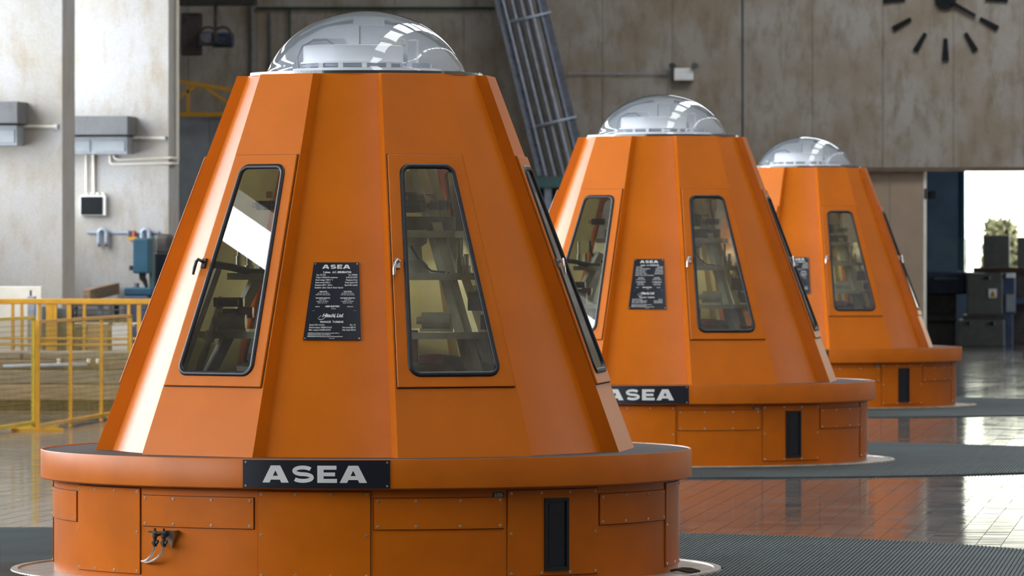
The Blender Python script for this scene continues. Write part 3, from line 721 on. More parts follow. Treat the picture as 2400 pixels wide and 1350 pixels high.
for v, a_, b_ in ((.829, 'Type GS 3926', 'No. 5738449'), (.797, 'Output 145260 kVA continuous', 'to BS 2613/1957'), (.764, 'Rated voltage 17000 V  Y', 'Frequency 50 c/s'), (.731, 'Rated current 4932 A', 'Power factor 0.95'), (.698, 'Excitation 200 V  1220 A', 'Speed 333 rev/min')):
    tl(a_, v, .028, -.82, 'LEFT', 2.5); tl(b_, v, .028, .92, 'RIGHT', 2.5)
tl('Insulation  Stator Class B  Rotor Class B', .665, .028, -.82, 'LEFT', 2.5)
for v, u_, h, w_ in ((.617, -.45, ('MAIN EXCITER', 'Type GE 750   No. 5738152', '700 kW  230 V  3040 A  Rev 333/1'), 1), (.617, .52, ('PILOT EXCITER', 'Type DEX 30   No. 5738761', '19 kW  230 V  83.6 A  Rev 333/1'), 1), (.533, -.45, ('TACHOMETER GENERATOR', '3 phase  33.3 c/s', 'Type BLG 18   No. 5738355', '250 VA  110 V  1.3 A'), 1), (.533, .52, ('TACHOMETER GENERATOR', '3 phase  50 c/s', 'Type BGA 25   No. 5739004', '100 VA  110 V  0.5 A'), 1)):
    for j, s in enumerate(h): tl(s, v-.0205*j, .0165 if j else .0185, u_, 'CENTER', 2.45, bold=.0004 if j else .001)
tl('Supplied by', .425, .017, -.62, 'CENTER', 2.1); tl('ASEA ELECTRIC', .424, .026, -.05, 'CENTER', 3.0, bold=.0016); tl('(Aust.) Pty. Ltd.', .425, .017, .62, 'CENTER', 2.1)
tl('Made in Sweden', .398, .012, .0, 'CENTER', 2.1)
tl('Hitachi, Ltd.', .295, .064, -.02, 'CENTER', 2.9, bold=.002, shear=.35, space=.88)
plate_text([[(p[0], p[1]) for p in s] for s in stroke([(-.44, .318), (-.50, .300), (-.56, .278), (-.50, .262), (-.36, .268), (-.30, .290)], .007)])
plate_text([[(-.80, .3765), (.85, .3765), (.85, .378), (-.80, .378)]])
tl('FRANCIS  TURBINE', .222, .033, -.04, 'CENTER', 3.0, bold=.0012)
for v, a_, b_ in ((.186, 'Speed 333 rev/min', 'No. 12'), (.153, 'Rated output 188000 B.H.P.', 'Net head 867 ft'), (.121, 'Max. output 216000 B.H.P.', 'Net head 952 ft')):
    tl(a_, v, .028, -.84, 'LEFT', 2.6); tl(b_, v, .028, .82, 'RIGHT', 2.6)
for v, s in ((.083, 'GOVERNOR Type WG electric hydr. with permanent setting 1500 kg m'), (.062, 'TURBINE INLET VALVE Rotary type Bore 2050 mm'), (.040, 'PRESSURE RELIEF VALVE Horizontal type, Outlet dia 1350, capacity 3500 cusec')):
    tl(s, v, .0175, -.86, 'LEFT', 2.15)
tl('Made in Tokyo Japan', .018, .011, .0, 'CENTER', 2.0)
txo = tx.build('engraving', M['letter'], PLATE, fix=False); txo['label'] = 'silver engraved lettering'
for u_, v in ((-.94, .022), (.94, .022), (-.92, .98), (.92, .98)):
    p = plate_pt(u_, v, .0078); a = degrees(atan2(p[0], -p[1])); o = SCREW.copy(); COL.objects.link(o); o.parent = PLATE; o.location = p; o.rotation_euler = (radians(-20), 0, radians(a)); o.scale = (.6, .6, .6)
# ASEA sign bent round the rim ring
ac = -.25
sg = cyl_panel(MB(), ac-12.5, ac+12.5, .508, .652, 1.749, 1.755, 24).build('name_sign', M['plate'], G, smooth=30); sg['label'] = 'black sign lettered ASEA in silver'
lt = MB()
for t in q:
    n0 = len(lt.v)
    # subdivide across so the letters follow the curve
    p = [Vector(c) for c in t]
    for i in range(5):
        f_ = i/4; b_ = p[0].lerp(p[1], f_); t_ = p[3].lerp(p[2], f_)
        for c in (b_, t_):
            aa = ac-9.0+17.65*c.x/wq; lt.v.append(az(aa, 1.7562, .537+.0875*c.y))
    for i in range(4): lt.f.append((n0+2*i, n0+2*i+2, n0+2*i+3, n0+2*i+1))
lo = lt.build('sign_lettering', M['letter'], sg, fix=False); lo['label'] = 'silver letters reading ASEA'
for d_, z in ((-12.0, .520), (-12.0, .640), (12.0, .520), (12.0, .640)):
    o = SCREW.copy(); COL.objects.link(o); o.parent = sg; o.location = az(ac+d_, 1.755, z); o.rotation_euler = (0, 0, radians(ac+d_)); o.scale = (.8, .8, .8)
# tiny maker's tag above a hatch
tg = cyl_panel(MB(), 30.95, 33.15, .453, .479, 1.677, 1.6805, 2).build('maker_tag', M['plate'], G); tg['label'] = 'tiny black maker tag'
tt = MB()
for t in q:
    n0 = len(tt.v)
    for c in t: tt.v.append(az(31.25+1.6*c[0]/wq, 1.681, .4685+.006*c[1]))
    tt.f.append(tuple(range(n0, n0+4)))
for z in (.4635, .459): cyl_panel(tt, 31.2, 32.9, z-.001, z+.001, 1.6805, 1.681, 1)
tt.build('tag_lettering', M['letter'], tg, fix=False)

# the other two housings are copies; only the nearest one shows the sampling taps and the loose cable
for i, lb in ((1, 'middle orange conical generator housing, half hidden behind the nearest one'), (2, 'farthest and smallest orange conical generator housing beside the beige door')):
    c = copy_tree(root0); c['label'] = lb; c.location = (UN[i][0], UN[i][1], 0)
# sampling taps on the base of the nearest housing
bk = MB(); R_ = 1.679
bk.add([az(-29.0, R_, .279), az(-26.7, R_, .279), az(-28.1, R_, .185), az(-29.0, R_+.05, .279), az(-26.7, R_+.05, .279), az(-28.1, R_+.008, .185)], [(0,2,1), (3,4,5), (0,1,4,3), (1,2,5,4), (2,0,3,5)])
bko = bk.build('tap_bracket', M['silver'], G)
for a, nm in ((-30.4, 0), (-28.45, 1)):
    v = MB(); r = R_+.062
    v.tube([az(a, r, .196), az(a, r, .206), az(a, r, .207), az(a, r, .222), az(a, r, .224), az(a, r, .240), az(a, r, .243), az(a, r, .262), az(a, r, .264), az(a, r, .29)], [.012, .012, .017, .017, .010, .010, .014, .014, .006, .006], 10)
    v.bar(az(a-1.3, r, .270), az(a+.5, r, .270), .012, .01); v.bar(az(a+.6, r+.01, .214), az(a+1.0, r+.012, .226), .012)
    v.bar(az(a, r, .25), az(a, R_+.0, .262), .016, .012)
    v.build('sampling_tap', M['darksteel'], bko, smooth=40)
    t = MB(); path = []
    for k in range(13):
        u_ = k/12; aa = a+(-35.0+.0-a)*(1-cos(u_*pi/2))**.9 if k else a
        path.append(az(aa, r-(.05*u_**2 if nm == 0 else .052*u_**2), .196-.083*sin(u_*pi/2)-(.008 if nm else 0)*u_*(1-u_)*4))
    t.tube(path, .0068, 10); t.build('sampling_tube', M['chrome'], bko, smooth=60)
lc = MB()
for k in range(3):
    lc.tube([az(80+k, 1.70, .022), az(79+2*k, 1.74, .030), az(78+1.5*k, 1.80, .022+.005*k), az(77+2*k, 1.85, .020)], .007, 8)
tag(lc.build('loose_cable', M['grime'], smooth=60), 'short dark bundle of cable lying on the floor plate of the nearest housing', 'cable')

# ------------------------------------------------------------------ things on and before the left-hand piers
def fpier(px_, py_, dy=0.0): return P(px_, py_, FIN_Y[-1] - dy)
YA, YB = FIN_Y[-2], FIN_Y[-1]            # front faces of the two piers in view
def ledge(yf, xl, px1, t0, t1, b1, px2, c1, lab1, lab2, npan):
    x1 = PX(px1, yf - .5); z0, z1 = PZ(px1, t1, yf - .5), PZ(px1, t0, yf - .5)
    a = MB().box(xl, x1, yf - .62, yf, z0, z1).build('concrete_ledge', M['conc_dark'], bevel=.008); tag(a, lab1, 'ledge')
    x2 = PX(px2, yf - .4); zz0, zz1 = PZ(px2, b1, yf - .4), z0 - .02
    t = thing('steel_cabinet', lab2, 'cabinet', (0, yf, 0))
    MB().box(xl, x2, -.40, -.002, zz0, zz1).build('body', M['cabinet'], t, bevel=.006)
    w = .40
    for k in range(npan):
        b_ = x2 - .03 - k * (w + .06)
        MB().box(b_ - w, b_, -.415, -.40, zz0 + .03, zz1 - .05).build('panel', M['cabinet'], t, bevel=.004)
ledge(YB, WX + .05, 303, 272, 316, 361, 298, 0, 'dark concrete ledge above the three-panel cabinet on the pier', 'blue-grey steel cabinet with three panels under the dark ledge', 3)
ledge(YA, WX + .05, 46, 238, 289, 341, 40, 0, 'dark concrete ledge cut by the left edge of the photo', 'blue-grey steel cabinet cut by the left edge of the photo', 2)
def conduit(label, pts, r, mat_='offwhite', group=None, by=None, straps=()):
    t = thing('conduit', label, 'conduit', (0,0,0), group)
    MB().tube(pts, r, 8).build('pipe', M[mat_], t, smooth=60)
    for p in straps:
        s = MB().box(p[0]-.025, p[0]+.025, p[1]-.005, p[1]+.03, p[2]-r*1.7, p[2]+r*1.7).build('strap', M['galv'], t)
    return t
def yv(px_, py_, by): return tuple(P(px_, py_, by))
b = YB - .03
conduit('short pale conduit running right from the three-panel cabinet', [yv(306, 323, b), yv(386, 324, b)], .018, straps=[yv(340, 323, b), yv(384, 324, b)])
conduit('short pale conduit running right from the left edge cabinet', [yv(46, 296, YA-.03), yv(132, 297, YA-.03)], .018, straps=[yv(130, 297, YA-.03)])
conduit('upper of the two white conduits bending right below the three-panel cabinet', [yv(266, 364, b), yv(270, 371, b), yv(278, 374, b), yv(396, 370, b), tuple(np.array(yv(397, 370, b))+[.02, .03, 0]), (FIN_X + .03, YB + .35, PZ(396, 370, b)), (FIN_X + .03, YB + .40, PZ(396, 364, b)), (FIN_X + .03, YB + .40, 9.0)], .016)
conduit('lower of the two white conduits bending right below the three-panel cabinet', [yv(258, 364, b), yv(258, 380, b), yv(262, 384, b), yv(398, 383, b), tuple(np.array(yv(399, 383, b))+[.02, .03, 0]), (FIN_X + .03, YB + .45, PZ(398, 383, b)), (FIN_X + .03, YB + .5, PZ(398, 376, b)), (FIN_X + .03, YB + .5, 9.0)], .016)
conduit('left of the two white drop conduits above the black panel', [yv(202, 360, b), yv(202, 448, b)], .013)
conduit('right of the two white drop conduits above the black panel', [yv(219, 360, b), yv(220, 458, b)], .020)
# black wall panel with a white frame and knobs on top
t = thing('wall_panel_box', 'small black panel in a white frame hung on the pier', 'panel', (0, YB, 0))
def bx(px0, px1, py0, py1, d0, d1, yf=YB):   # box against a pier: pixel extents, depth d0..d1 in front of the pier
    m = MB(); ym = yf - d1; a = P(px0, py1, ym); c = P(px1, py0, ym)
    return m.box(a[0], c[0], -d1, -d0, a[2], c[2])
bx(188, 247, 458, 505, 0, .10).build('frame', M['white'], t, bevel=.006)
bx(189, 240, 461, 503, .10, .115).build('screen', M['matt'], t, bevel=.004)
for k in range(4):
    p = P(203 + k*13, 457, YB - .05); MB().disc((0,0,0), .022, -.02, .03, 12).build('knob', M['offwhite'], t).location = (p[0], -.05, p[2])
# hook rail with shackles
t = thing('hook_rail', 'thin pale steel hook rail screwed across the pier', 'rail', (0, YB, 0))
bx(203, 372, 541, 547, .0, .03).build('bar', M['galv'], t, bevel=.003)
for q_ in (240, 300, 340): bx(q_-2, q_+2, 538, 550, .03, .06).build('hook', M['galv'], t)
def shackle(px0, px1, py0, py1, lab):
    yc = YB - .075; x0, x1 = PX(px0, yc), PX(px1, yc); z0, z1 = PZ(px0, py1, yc), PZ(px0, py0, yc); r = (x1-x0)/2; cx = (x0+x1)/2
    t = thing('shackle', lab, 'shackle', (cx, yc, z0), 'shackles on the hook rail')
    H = z1-z0-r; pts = [(-r*.92, 0, .02)] + [(-r*.95*cos(pi*k/14), 0, H+r*.95*sin(pi*k/14)) for k in range(15)] + [(r*.92, 0, .02)]
    MB().tube(pts, .030, 10).build('bow', M['galv'], t, smooth=60)
    MB().tube([(-r*1.15, 0, .035), (-r*.6, 0, .035)], .038, 10).build('eye', M['galvdark'], t, smooth=60)
    MB().tube([(r*.6, 0, .035), (r*1.15, 0, .035)], .038, 10).build('eye', M['galvdark'], t, smooth=60)
shackle(231, 250, 537, 578, 'pale steel bow shackle hanging alone on the hook rail')
shackle(332, 350, 537, 575, 'steel bow shackle hanging above the blue drill press')
for i, (pa, pb, ya_, yb_, mt, lb) in enumerate(((300, 309, 542, 556, 'grime', 'small dark clamp hung on the hook rail left of the red tag'), (309, 316, 540, 555, 'redmark', 'small red tag hung on the hook rail above the blue drill press'), (300, 322, 555, 564, 'yellow', 'small yellow clip hung below the red tag'))):
    o = bx(pa, pb, ya_, yb_, .03, .09); o.build(('clamp', 'tag', 'clip')[i], M[mt], bevel=.008)
    o2 = bpy.data.objects[('clamp', 'tag', 'clip')[i]]; o2.location = (0, YB, 0); tag(o2, lb, ('clamp', 'tag', 'clip')[i])
# blue drill press on a bench before the second pier
DY = YB - .9
t = thing('drill_press', 'blue pillar drill press standing in front of the pale pier', 'drill', (0, DY, 0))
def fx(px0, px1, py0, py1, d0, d1, by=DY, m=None):
    m = m or MB(); a = P(px0, py1, by + d0); c = P(px1, py0, by + d0); return m.box(a[0], c[0], d0, d1, a[2], c[2])
fx(311, 349, 558, 641, -.22, .22).build('head', M['teal'], t, bevel=.02)
fx(349, 357, 555, 690, -.05, .1).build('column', M['tealpale'], t, bevel=.01)
fx(290, 356, 674, 693, -.25, .25).build('table', M['teal'], t, bevel=.02)
x_, z_ = PX(336, DY), PZ(336, 641, DY)
MB().tube([(x_, -.05, z_), (x_, -.05, z_-.06), (x_+.03, -.05, z_-.10), (x_+.05, -.05, z_-.17), (x_+.03, -.05, z_-.19)], [.05, .045, .035, .022, .01], 12).build('chuck', M['darksteel'], t, smooth=50)
x_, z_ = PX(320, DY), PZ(320, 674, DY); MB().disc((x_, 0, z_), .035, 0, .06, 14).build('clamp_screw', M['galvdark'], t)
MB().disc((PX(309, DY), -.05, PZ(309, 628, DY)), .03, -.03, .03, 12).build('knob', M['grime'], t)
x0_, x1_ = PX(300, DY), PX(357, DY); zt_ = PZ(300, 693, DY)
MB().box(x0_, x1_, -.28, .28, .0, zt_).build('pedestal', M['machblue'], t, bevel=.02)
t = thing('motor_drive', 'black machine drive and belt housing behind the blue drill press', 'machine', (0, DY + .45, 0))
fx(358, 400, 548, 600, -.02, .28, DY + .45).build('housing', M['grime'], t, bevel=.06)
fx(360, 398, 590, 690, -.02, .24, DY + .45).build('body', M['plate'], t, bevel=.03)
MB().box(PX(358, DY + .45), PX(400, DY + .45), -.02, .25, 0, PZ(360, 690, DY + .45)).build('base', M['grime'], t, bevel=.02)
# sloping timber
t = thing('work_bench', 'grey steel work bench hidden behind the guard rail under the slanting timber', 'bench', (0, YB, 0))
zb_ = PZ(240, 708, YB - .8)
MB().box(PX(180, YB), PX(284, YB), -1.35, -.15, zb_ - .05, zb_).build('bench_top', M['galvdark'], t)
for ex in (PX(183, YB), PX(280, YB)):
    for ey in (-1.3, -.2): MB().box(ex - .03, ex + .03, ey - .03, ey + .03, 0, zb_ - .05).build('leg', M['galvdark'], t)
tb = MB().bar(yv(203, 692, YB - 1.25), yv(272, 676, YB - .10), .10, .15); o = tb.build('timber', M['timber'], bevel=.008); tag(o, 'pale square timber propped at a slant before the pier', 'timber')

# ------------------------------------------------------------------ yellow guard rail, mesh fences, timber stack
RYL = YA - 1.6
t = thing('guard_rail', 'long orange-yellow guard rail with two knee rails', 'railing', (0, RYL, 0))
xl, xr = PX(-40, RYL), PX(470, RYL)
def hrail(p0, p1, nm): MB().box(xl, xr, -.03, .03, PZ(100, p1, RYL), PZ(100, p0, RYL)).build(nm, M['yellow'], t, bevel=.008)
hrail(700, 713, 'top_rail'); hrail(791, 796, 'knee_rail'); hrail(805, 810, 'knee_rail')
for c_, w_ in ((-20, .03), (30, .03), (51, .028), (92, .03), (117, .085), (129, .045), (162, .05), (198, .032), (302, .032), (326, .045), (365, .03), (400, .085)):
    x = PX(c_, RYL); MB().box(x - w_/2, x + w_/2, -.02, .02, 0, PZ(100, 706, RYL)).build('post', M['yellow'], t)
MB().box(PX(93, RYL), PX(116, RYL), -.012, .012, PZ(100, 806, RYL), PZ(100, 792, RYL)).build('kick_plate', M['yellow'], t)
M['wire'] = paint('yellow_wire', (.26, .19, .05), .5, var=.2)
def mesh_fence(x0, y0, x1, y1, H, npost, label, mat_):
    d = Vector((x1-x0, y1-y0, 0)); L_ = d.length; a = atan2(d.y, d.x)
    t = thing('mesh_fence', label, 'fence', (x0, y0, 0), 'yellow wire mesh fence panels', a)
    MB().box(0, L_, -.015, .015, H-.03, H).build('top_rail', M[mat_], t); MB().box(0, L_, -.015, .015, .03, .065).build('bottom_rail', M[mat_], t)
    for k in range(npost+1):
        x = L_*k/npost; w = .028 if 0 < k < npost else .042
        MB().box(x-w/2, x+w/2, -.018, .018, .0, H-.002).build('post', M[mat_], t)
    for e in (.0, L_): MB().box(e-.05, e+.05, -.25, .25, .0, .025).build('foot', M[mat_], t)
    w = MB(); n = int(L_/.05)
    for k in range(n): w.box(k*.05-.0018, k*.05+.0018, -.0018, .0018, .06, H-.02)
    for k in range(1, int(H/.05)): w.box(0, L_, .002, .005, k*.05-.0018, k*.05+.0018)
    o = w.build('wire_mesh', M['wire'], t, fix=False); o['kind'] = 'stuff'
mesh_fence(-6.83, 19.6, -6.905, 24.75, 1.09, 2, 'nearer yellow mesh fence panel cut by the left edge of the photo', 'lime')
mesh_fence(-6.63, 23.62, -6.77, 29.15, 1.06, 3, 'farther yellow mesh fence panel ending behind the nearest generator', 'yellow')
# stacked timbers: long baulks lying across, front faces towards the camera
TY = 29.55
rows = [(826, 843, 'timber4', .30, 'pale weathered baulk on top of the timber stack'), (845, 866, 'timber2', .10, 'brown baulk second from the top of the timber stack'),
        (868, 900, 'timber4', .02, 'thick grey-brown baulk in the middle of the timber stack'), (902, 938, 'timber', -.06, 'thick light brown baulk just above the dark one in the stack'),
        (941, 962, 'timber3', .14, 'dark maroon filler for the shaded gap low in the timber stack'), (964, 990, 'timber2', -.02, 'lowest brown baulk of the timber stack resting on the floor')]  # dark row stands in for a shaded gap between baulks
ztops = []
for i, (p0, p1, mt, off, lb) in enumerate(rows):
    y0 = TY + off; z1 = PZ(150, p0, y0); z0 = PZ(150, p1, y0) if i < 5 else 0.0
    if i: z1 = min(z1, ztops[-1] - .004)
    ztops.append(z0)
    o = MB().box(PX(-120, TY), PX(520, TY), y0, TY + 1.5, max(z0, 0), z1).build('timber_baulk', M[mt], bevel=.012)
    tag(o, lb, 'timber', 'baulks stacked behind the mesh fence')
for k, (a_, b_) in enumerate(((15, 95), (100, 175), (182, 260), (268, 330))):     # upright end pieces wedged against the light baulk
    pass
y_ = TY + .2
t = thing('grey_pipe', 'long pale grey-blue pipe lying along the front of the timber stack', 'pipe', (0, 0, 0))
MB().tube([yv(8, 859, TY + .05), yv(205, 854, TY + .05)], .022, 10).build('tube', M['galv'], t, smooth=60)
for q_, lb in ((50, 'dark bolt standing on the timber stack left of the fence post'), ):
    o = MB().tube([yv(q_, 842, TY + .22), yv(q_, 828, TY + .22)], .018, 8).build('bolt', M['darksteel'], smooth=60); tag(o, lb, 'bolt')
for q_, lb in ((135, 'small white cap on the timber stack nearer the fence post'), (205, 'small white cap on the timber stack at the pipe end'), (226, 'small white cap on the timber stack right of the pipe end')):
    p = P(q_, 856, TY + .0); o = MB().disc((0,0,0), .022, -.02, .03, 12).build('cap', M['offwhite'], smooth=40); o.location = (p[0], TY + .08, PZ(q_, 845, TY + .08) - .01); tag(o, lb, 'cap')
# things between the guard rail and the piers
def block(name, px0, px1, py0, by, depth, mt, label, cat, z0=0.0, bev=.006):
    a = PX(px0, by); c = PX(px1, by); o = MB().box(a, c, by, by + depth, z0, PZ(px0, py0, by)).build(name, M[mt], bevel=bev); return tag(o, label, cat)
BY2 = YA - 1.0
block('plywood_board', -60, 97, 671, BY2, .03, 'offwhite', 'pale board standing behind the guard rail at the left edge', 'board')
o = block('steel_post', 64, 81, 694, BY2 - .25, .1, 'galv', 'short blue-grey steel post in front of the pale board', 'post')
MB().tube([(PX(72, BY2 - .2), BY2 - .2, PZ(72, 695, BY2)), (PX(72, BY2 - .2), BY2 - .2, PZ(72, 680, BY2))], .012, 8).build('stud', M['darksteel'], o)
block('wooden_crate', 130, 330, 758, BY2 + 4.3, .8, 'ply', 'large plywood crate behind the guard rail', 'crate')
block('cardboard_box', 205, 252, 764, BY2 + .2, .4, 'card', 'brown cardboard box behind the guard rail', 'box')
block('white_box', 262, 301, 762, BY2 + .15, .4, 'white', 'small white box right of the cardboard box', 'box')
block('blue_bin', 305, 345, 764, BY2 + .2, .4, 'machblue', 'dark blue bin at the right end of the boxes', 'bin')
block('grey_bin', 94, 112, 718, BY2 + .1, .3, 'cabinet', 'slim blue-grey bin beside the pale board', 'bin')
block('grey_bin', 133, 157, 722, BY2 + .3, .3, 'machgrey', 'squat dark grey bin between the board and the cardboard box', 'bin')
t = thing('wire_cage', 'dark wire stillage with horizontal bars behind the guard rail', 'cage', (0, BY2 + .7, 0))
x0, x1 = PX(170, BY2 + .7), PX(350, BY2 + .7); zt_ = PZ(200, 713, BY2 + .7)
for k in range(5): z = zt_ - k*.06; MB().box(x0, x1, -.01, .01, z-.016, z).build('bar', M['darksteel'], t)
for e in (x0, (x0+x1)/2, x1): MB().box(e-.02, e+.02, -.02, .02, 0, zt_).build('post', M['darksteel'], t)
MB().box(x0, x1, .05, .7, .55, zt_-.26).build('load', M['timber4'], t, bevel=.02)

# ------------------------------------------------------------------ back wall: left alcove
BW = Y1 - .02
t = thing('partition', 'plain blue-grey steel partition below the yellow lattice beam', 'partition', (0, BW - 1.2, 0))
a, c = PX(418, BW - 1.2), PX(640, BW - 1.2); zt_ = PZ(450, 274, BW - 1.2)
for k in range(3): x = a + (c-a)*k/3; MB().box(x+.003, x+(c-a)/3-.003, -.03, .03, 0, zt_).build('panel', M['cabinet'], t, bevel=.004)
t = thing('lattice_beam', 'yellow steel lattice beam across the dark alcove', 'beam', (0, BW - 1.4, 0))
yb_ = BW - 1.4
def q3(px_, py_): p = P(px_, py_, yb_); return (p[0], 0, p[2])
MB().bar(q3(380, 268), q3(640, 268), .07, .07).build('bottom_chord', M['yellow'], t); MB().bar(q3(380, 184), q3(640, 226), .06, .06).build('top_chord', M['yellow'], t)
for a_, b_ in (((441, 194), (441, 266)), ((466, 199), (400, 240)), ((474, 200), (545, 248)), ((560, 214), (560, 266))): MB().bar(q3(*a_), q3(*b_), .045, .045).build('brace', M['yellow'], t)
# pipes
conduit('grey vertical pipe on the dark wall left of the clear dome', [yv(590, -40, BW - .06), yv(590, 40, BW - .06), yv(590, 60, BW - .04), yv(590, 420, BW - .04)], .028, 'galvdark', None)
conduit('thin grey vertical pipe behind the rim of the nearest dome', [yv(634, 30, BW - .04), yv(634, 300, BW - .04)], .02, 'galvdark')
conduit('dark green pipe running level along the top of the wall', [yv(600, 19, BW - .05), yv(1160, 19, BW - .05)], .022, 'greenpipe')
conduit('dark green vertical pipe behind the nearest dome', [yv(679, 19, BW - .05), yv(679, 170, BW - .05)], .018, 'greenpipe')
# chain hoist
t = thing('chain_hoist', 'dark electric hoist hanging high in the left alcove', 'hoist', (0, BW - 1.0, 0)); yh = BW - 1.0
def h3(px_, py_, d=0): p = P(px_, py_, yh); return (p[0], d, p[2])
MB().tube([h3(500, 94), h3(546, 94)], .13, 16).build('motor', M['machblue'], t, smooth=50)
a_, b_ = h3(468, 108), h3(500, 74); MB().box(a_[0], b_[0], -.15, .15, a_[2], b_[2]).build('gearbox', M['galvdark'], t, bevel=.03)
for cx_ in (492, 526):
    c_ = h3(cx_, 84); MB().tube([(c_[0]+.145*cos(2*pi*k/20), -.17, c_[2]+.145*sin(2*pi*k/20)) for k in range(21)], .022, 8, False).build('cable_loop', M['grime'], t, smooth=60)
a_, b_ = h3(422, 14), h3(600, 4); MB().box(a_[0], b_[0], -.15, .15, a_[2], a_[2]+.12).build('hoist_beam', M['darksteel'], t)
MB().tube([h3(505, 74), h3(505, 14)], .03, 8).build('hanger', M['darksteel'], t)
a_, b_ = h3(424, 130), h3(470, 30); MB().box(a_[0], b_[0], .0, .2, a_[2], b_[2]).build('control_box', M['grime'], t, bevel=.02)
# inclined caged ladder
yl = BW - .45
t = thing('caged_ladder', 'steeply inclined galvanised caged ladder on the concrete wall', 'ladder', (0, yl, 0))
def l3(px_, py_, d=0): p = P(px_, py_, yl + d); return (p[0], d, p[2])
SLP = 102/415
def lx(px0, y): return px0 + SLP*y
def lbar(px0, w, dd, nm, mt, d=0.0, seg=False):
    a_, b_ = l3(lx(px0, -160), -160, d), l3(lx(px0, 412), 412, d)
    (MB().tube([a_, b_], w/2, 8) if seg else MB().bar(a_, b_, w, dd, up=(0, 1, 0))).build(nm, M[mt], t, smooth=50 if seg else None)
lbar(1164.5, .07, .12, 'stile', 'galv', .0); lbar(1173, .06, .03, 'stile_flange', 'galvdark', .03)
lbar(1267, .18, .06, 'stile', 'galvdark', .05); lbar(1262, .03, .12, 'stile_flange', 'galv', .0)
for q_, w_ in ((1178, .05), (1199, .05), (1220, .045), (1240, .06)): lbar(q_, w_, w_, 'cage_bar', 'galv', -.12, True)
for q_ in (1187, 1209, 1231): lbar(q_, .035, .035, 'rung_bar', 'galvdark', .18, True)
for y in (-110, 45, 290):
    path = []
    for k in range(13):
        u_ = k/12; path.append(l3(lx(1154, y) + 125*u_ , y + 14 - 30*u_, .06 - .24*sin(pi*u_)))
    MB().tube(path, .026, 8).build('cage_hoop', M['galv'], t, smooth=60)
hm = MB()
for k in range(12):
    y = -70 + 41*k; p = l3(lx(1173, y), y, .0); hm.tube([(p[0], -.01, p[2]), (p[0], .02, p[2])], .022, 8)
o = hm.build('bolt_hole', M['black'], t); o['kind'] = 'stuff'
# teal gantry under the ladder
yg = BW - .6
t = thing('teal_gantry', 'dark teal steel landing frame under the caged ladder', 'gantry', (0, yg, 0))
def g3(px0, px1, py0, py1, d0, d1): a_ = P(px0, py1, yg + d0); c_ = P(px1, py0, yg + d0); return MB().box(a_[0], c_[0], d0, d1, a_[2], c_[2])
g3(1205, 1350, 415, 440, -.1, .4).build('landing_beam', M['tealpale'], t, bevel=.01)
g3(1276, 1292, 440, 560, -.05, .05).build('post', M['galv'], t)
a_ = P(1276, 560, yg); g3(1200, 1350, 442, 900, .42, .46).build('panel', M['teal'], t)
# emergency light
ye = BW - .02
t = thing('emergency_light', 'white twin-lamp emergency light on the concrete wall', 'light', (0, ye, 0))
def e3(px0, px1, py0, py1, d0, d1): a_ = P(px0, py1, ye); c_ = P(px1, py0, ye); return MB().box(a_[0], c_[0], d0, d1, a_[2], c_[2])
e3(1581, 1626, 160, 189, -.12, 0).build('housing', M['white'], t, bevel=.012)
for q_, s in ((1581, -1), (1627, 1)):
    p = P(q_, 154, ye); x_, z_ = p[0], p[2]
    MB().tube([(x_-s*.02, -.06, z_-.05), (x_, -.07, z_)], .02, 8).build('bracket', M['galvdark'], t)
    lh = MB().tube([(x_-s*.01, -.02, z_-.01), (x_+s*.01, -.10, z_+.0), (x_+s*.03, -.17, z_-.01)], [.035, .05, .055], 14); lh.build('lamp_head', M['machgrey'], t, smooth=50)
t2 = conduit('thin grey conduit leading left from the emergency light', [yv(1330, 172, ye - .02), yv(1578, 172, ye - .02)], .008, 'galv', straps=[yv(1452, 173, ye - .03), yv(1557, 173, ye - .03)])
# clock
yk = BW - .01
c0 = P(2216, -3, yk); t = thing('wall_clock', 'large black clock of bare strokes on the concrete wall', 'clock', (c0[0], yk, c0[2]))
k_ = mpp(yk)
def wedge(a, r0, r1, w0, w1, d0=-.035, d1=-.005):
    a = radians(a); u_ = Vector((sin(a), 0, cos(a))); n = Vector((cos(a), 0, -sin(a))); v = []
    for d in (d0, d1):
        for r, w, s in ((r0, w0, -1), (r0, w0, 1), (r1, w1, 1), (r1, w1, -1)): p = u_*r + n*(s*w/2); v.append((p.x, d, p.z))
    return MB().add(v, [(0,1,2,3), (7,6,5,4), (0,4,5,1), (1,5,6,2), (2,6,7,3), (3,7,4,0)])
for h in range(12): wedge(30*h, 93*k_, (145 if h % 3 == 0 else 141)*k_, 9*k_, 17*k_ if h % 3 == 0 else 13.5*k_).build('hour_mark', M['matt'], t)
hub = MB().disc((0,0,0), 25*k_, .0, .05, 32); hub.v = [(x, -z, y) for x, y, z in hub.v]; hub.build('hub', M['matt'], t, smooth=40)
wedge(120, 10*k_, 81*k_, 9*k_, 7*k_, -.06, -.03).build('hour_hand', M['matt'], t)
wedge(0, 10*k_, 125*k_, 8*k_, 5*k_, -.075, -.06).build('minute_hand', M['matt'], t)

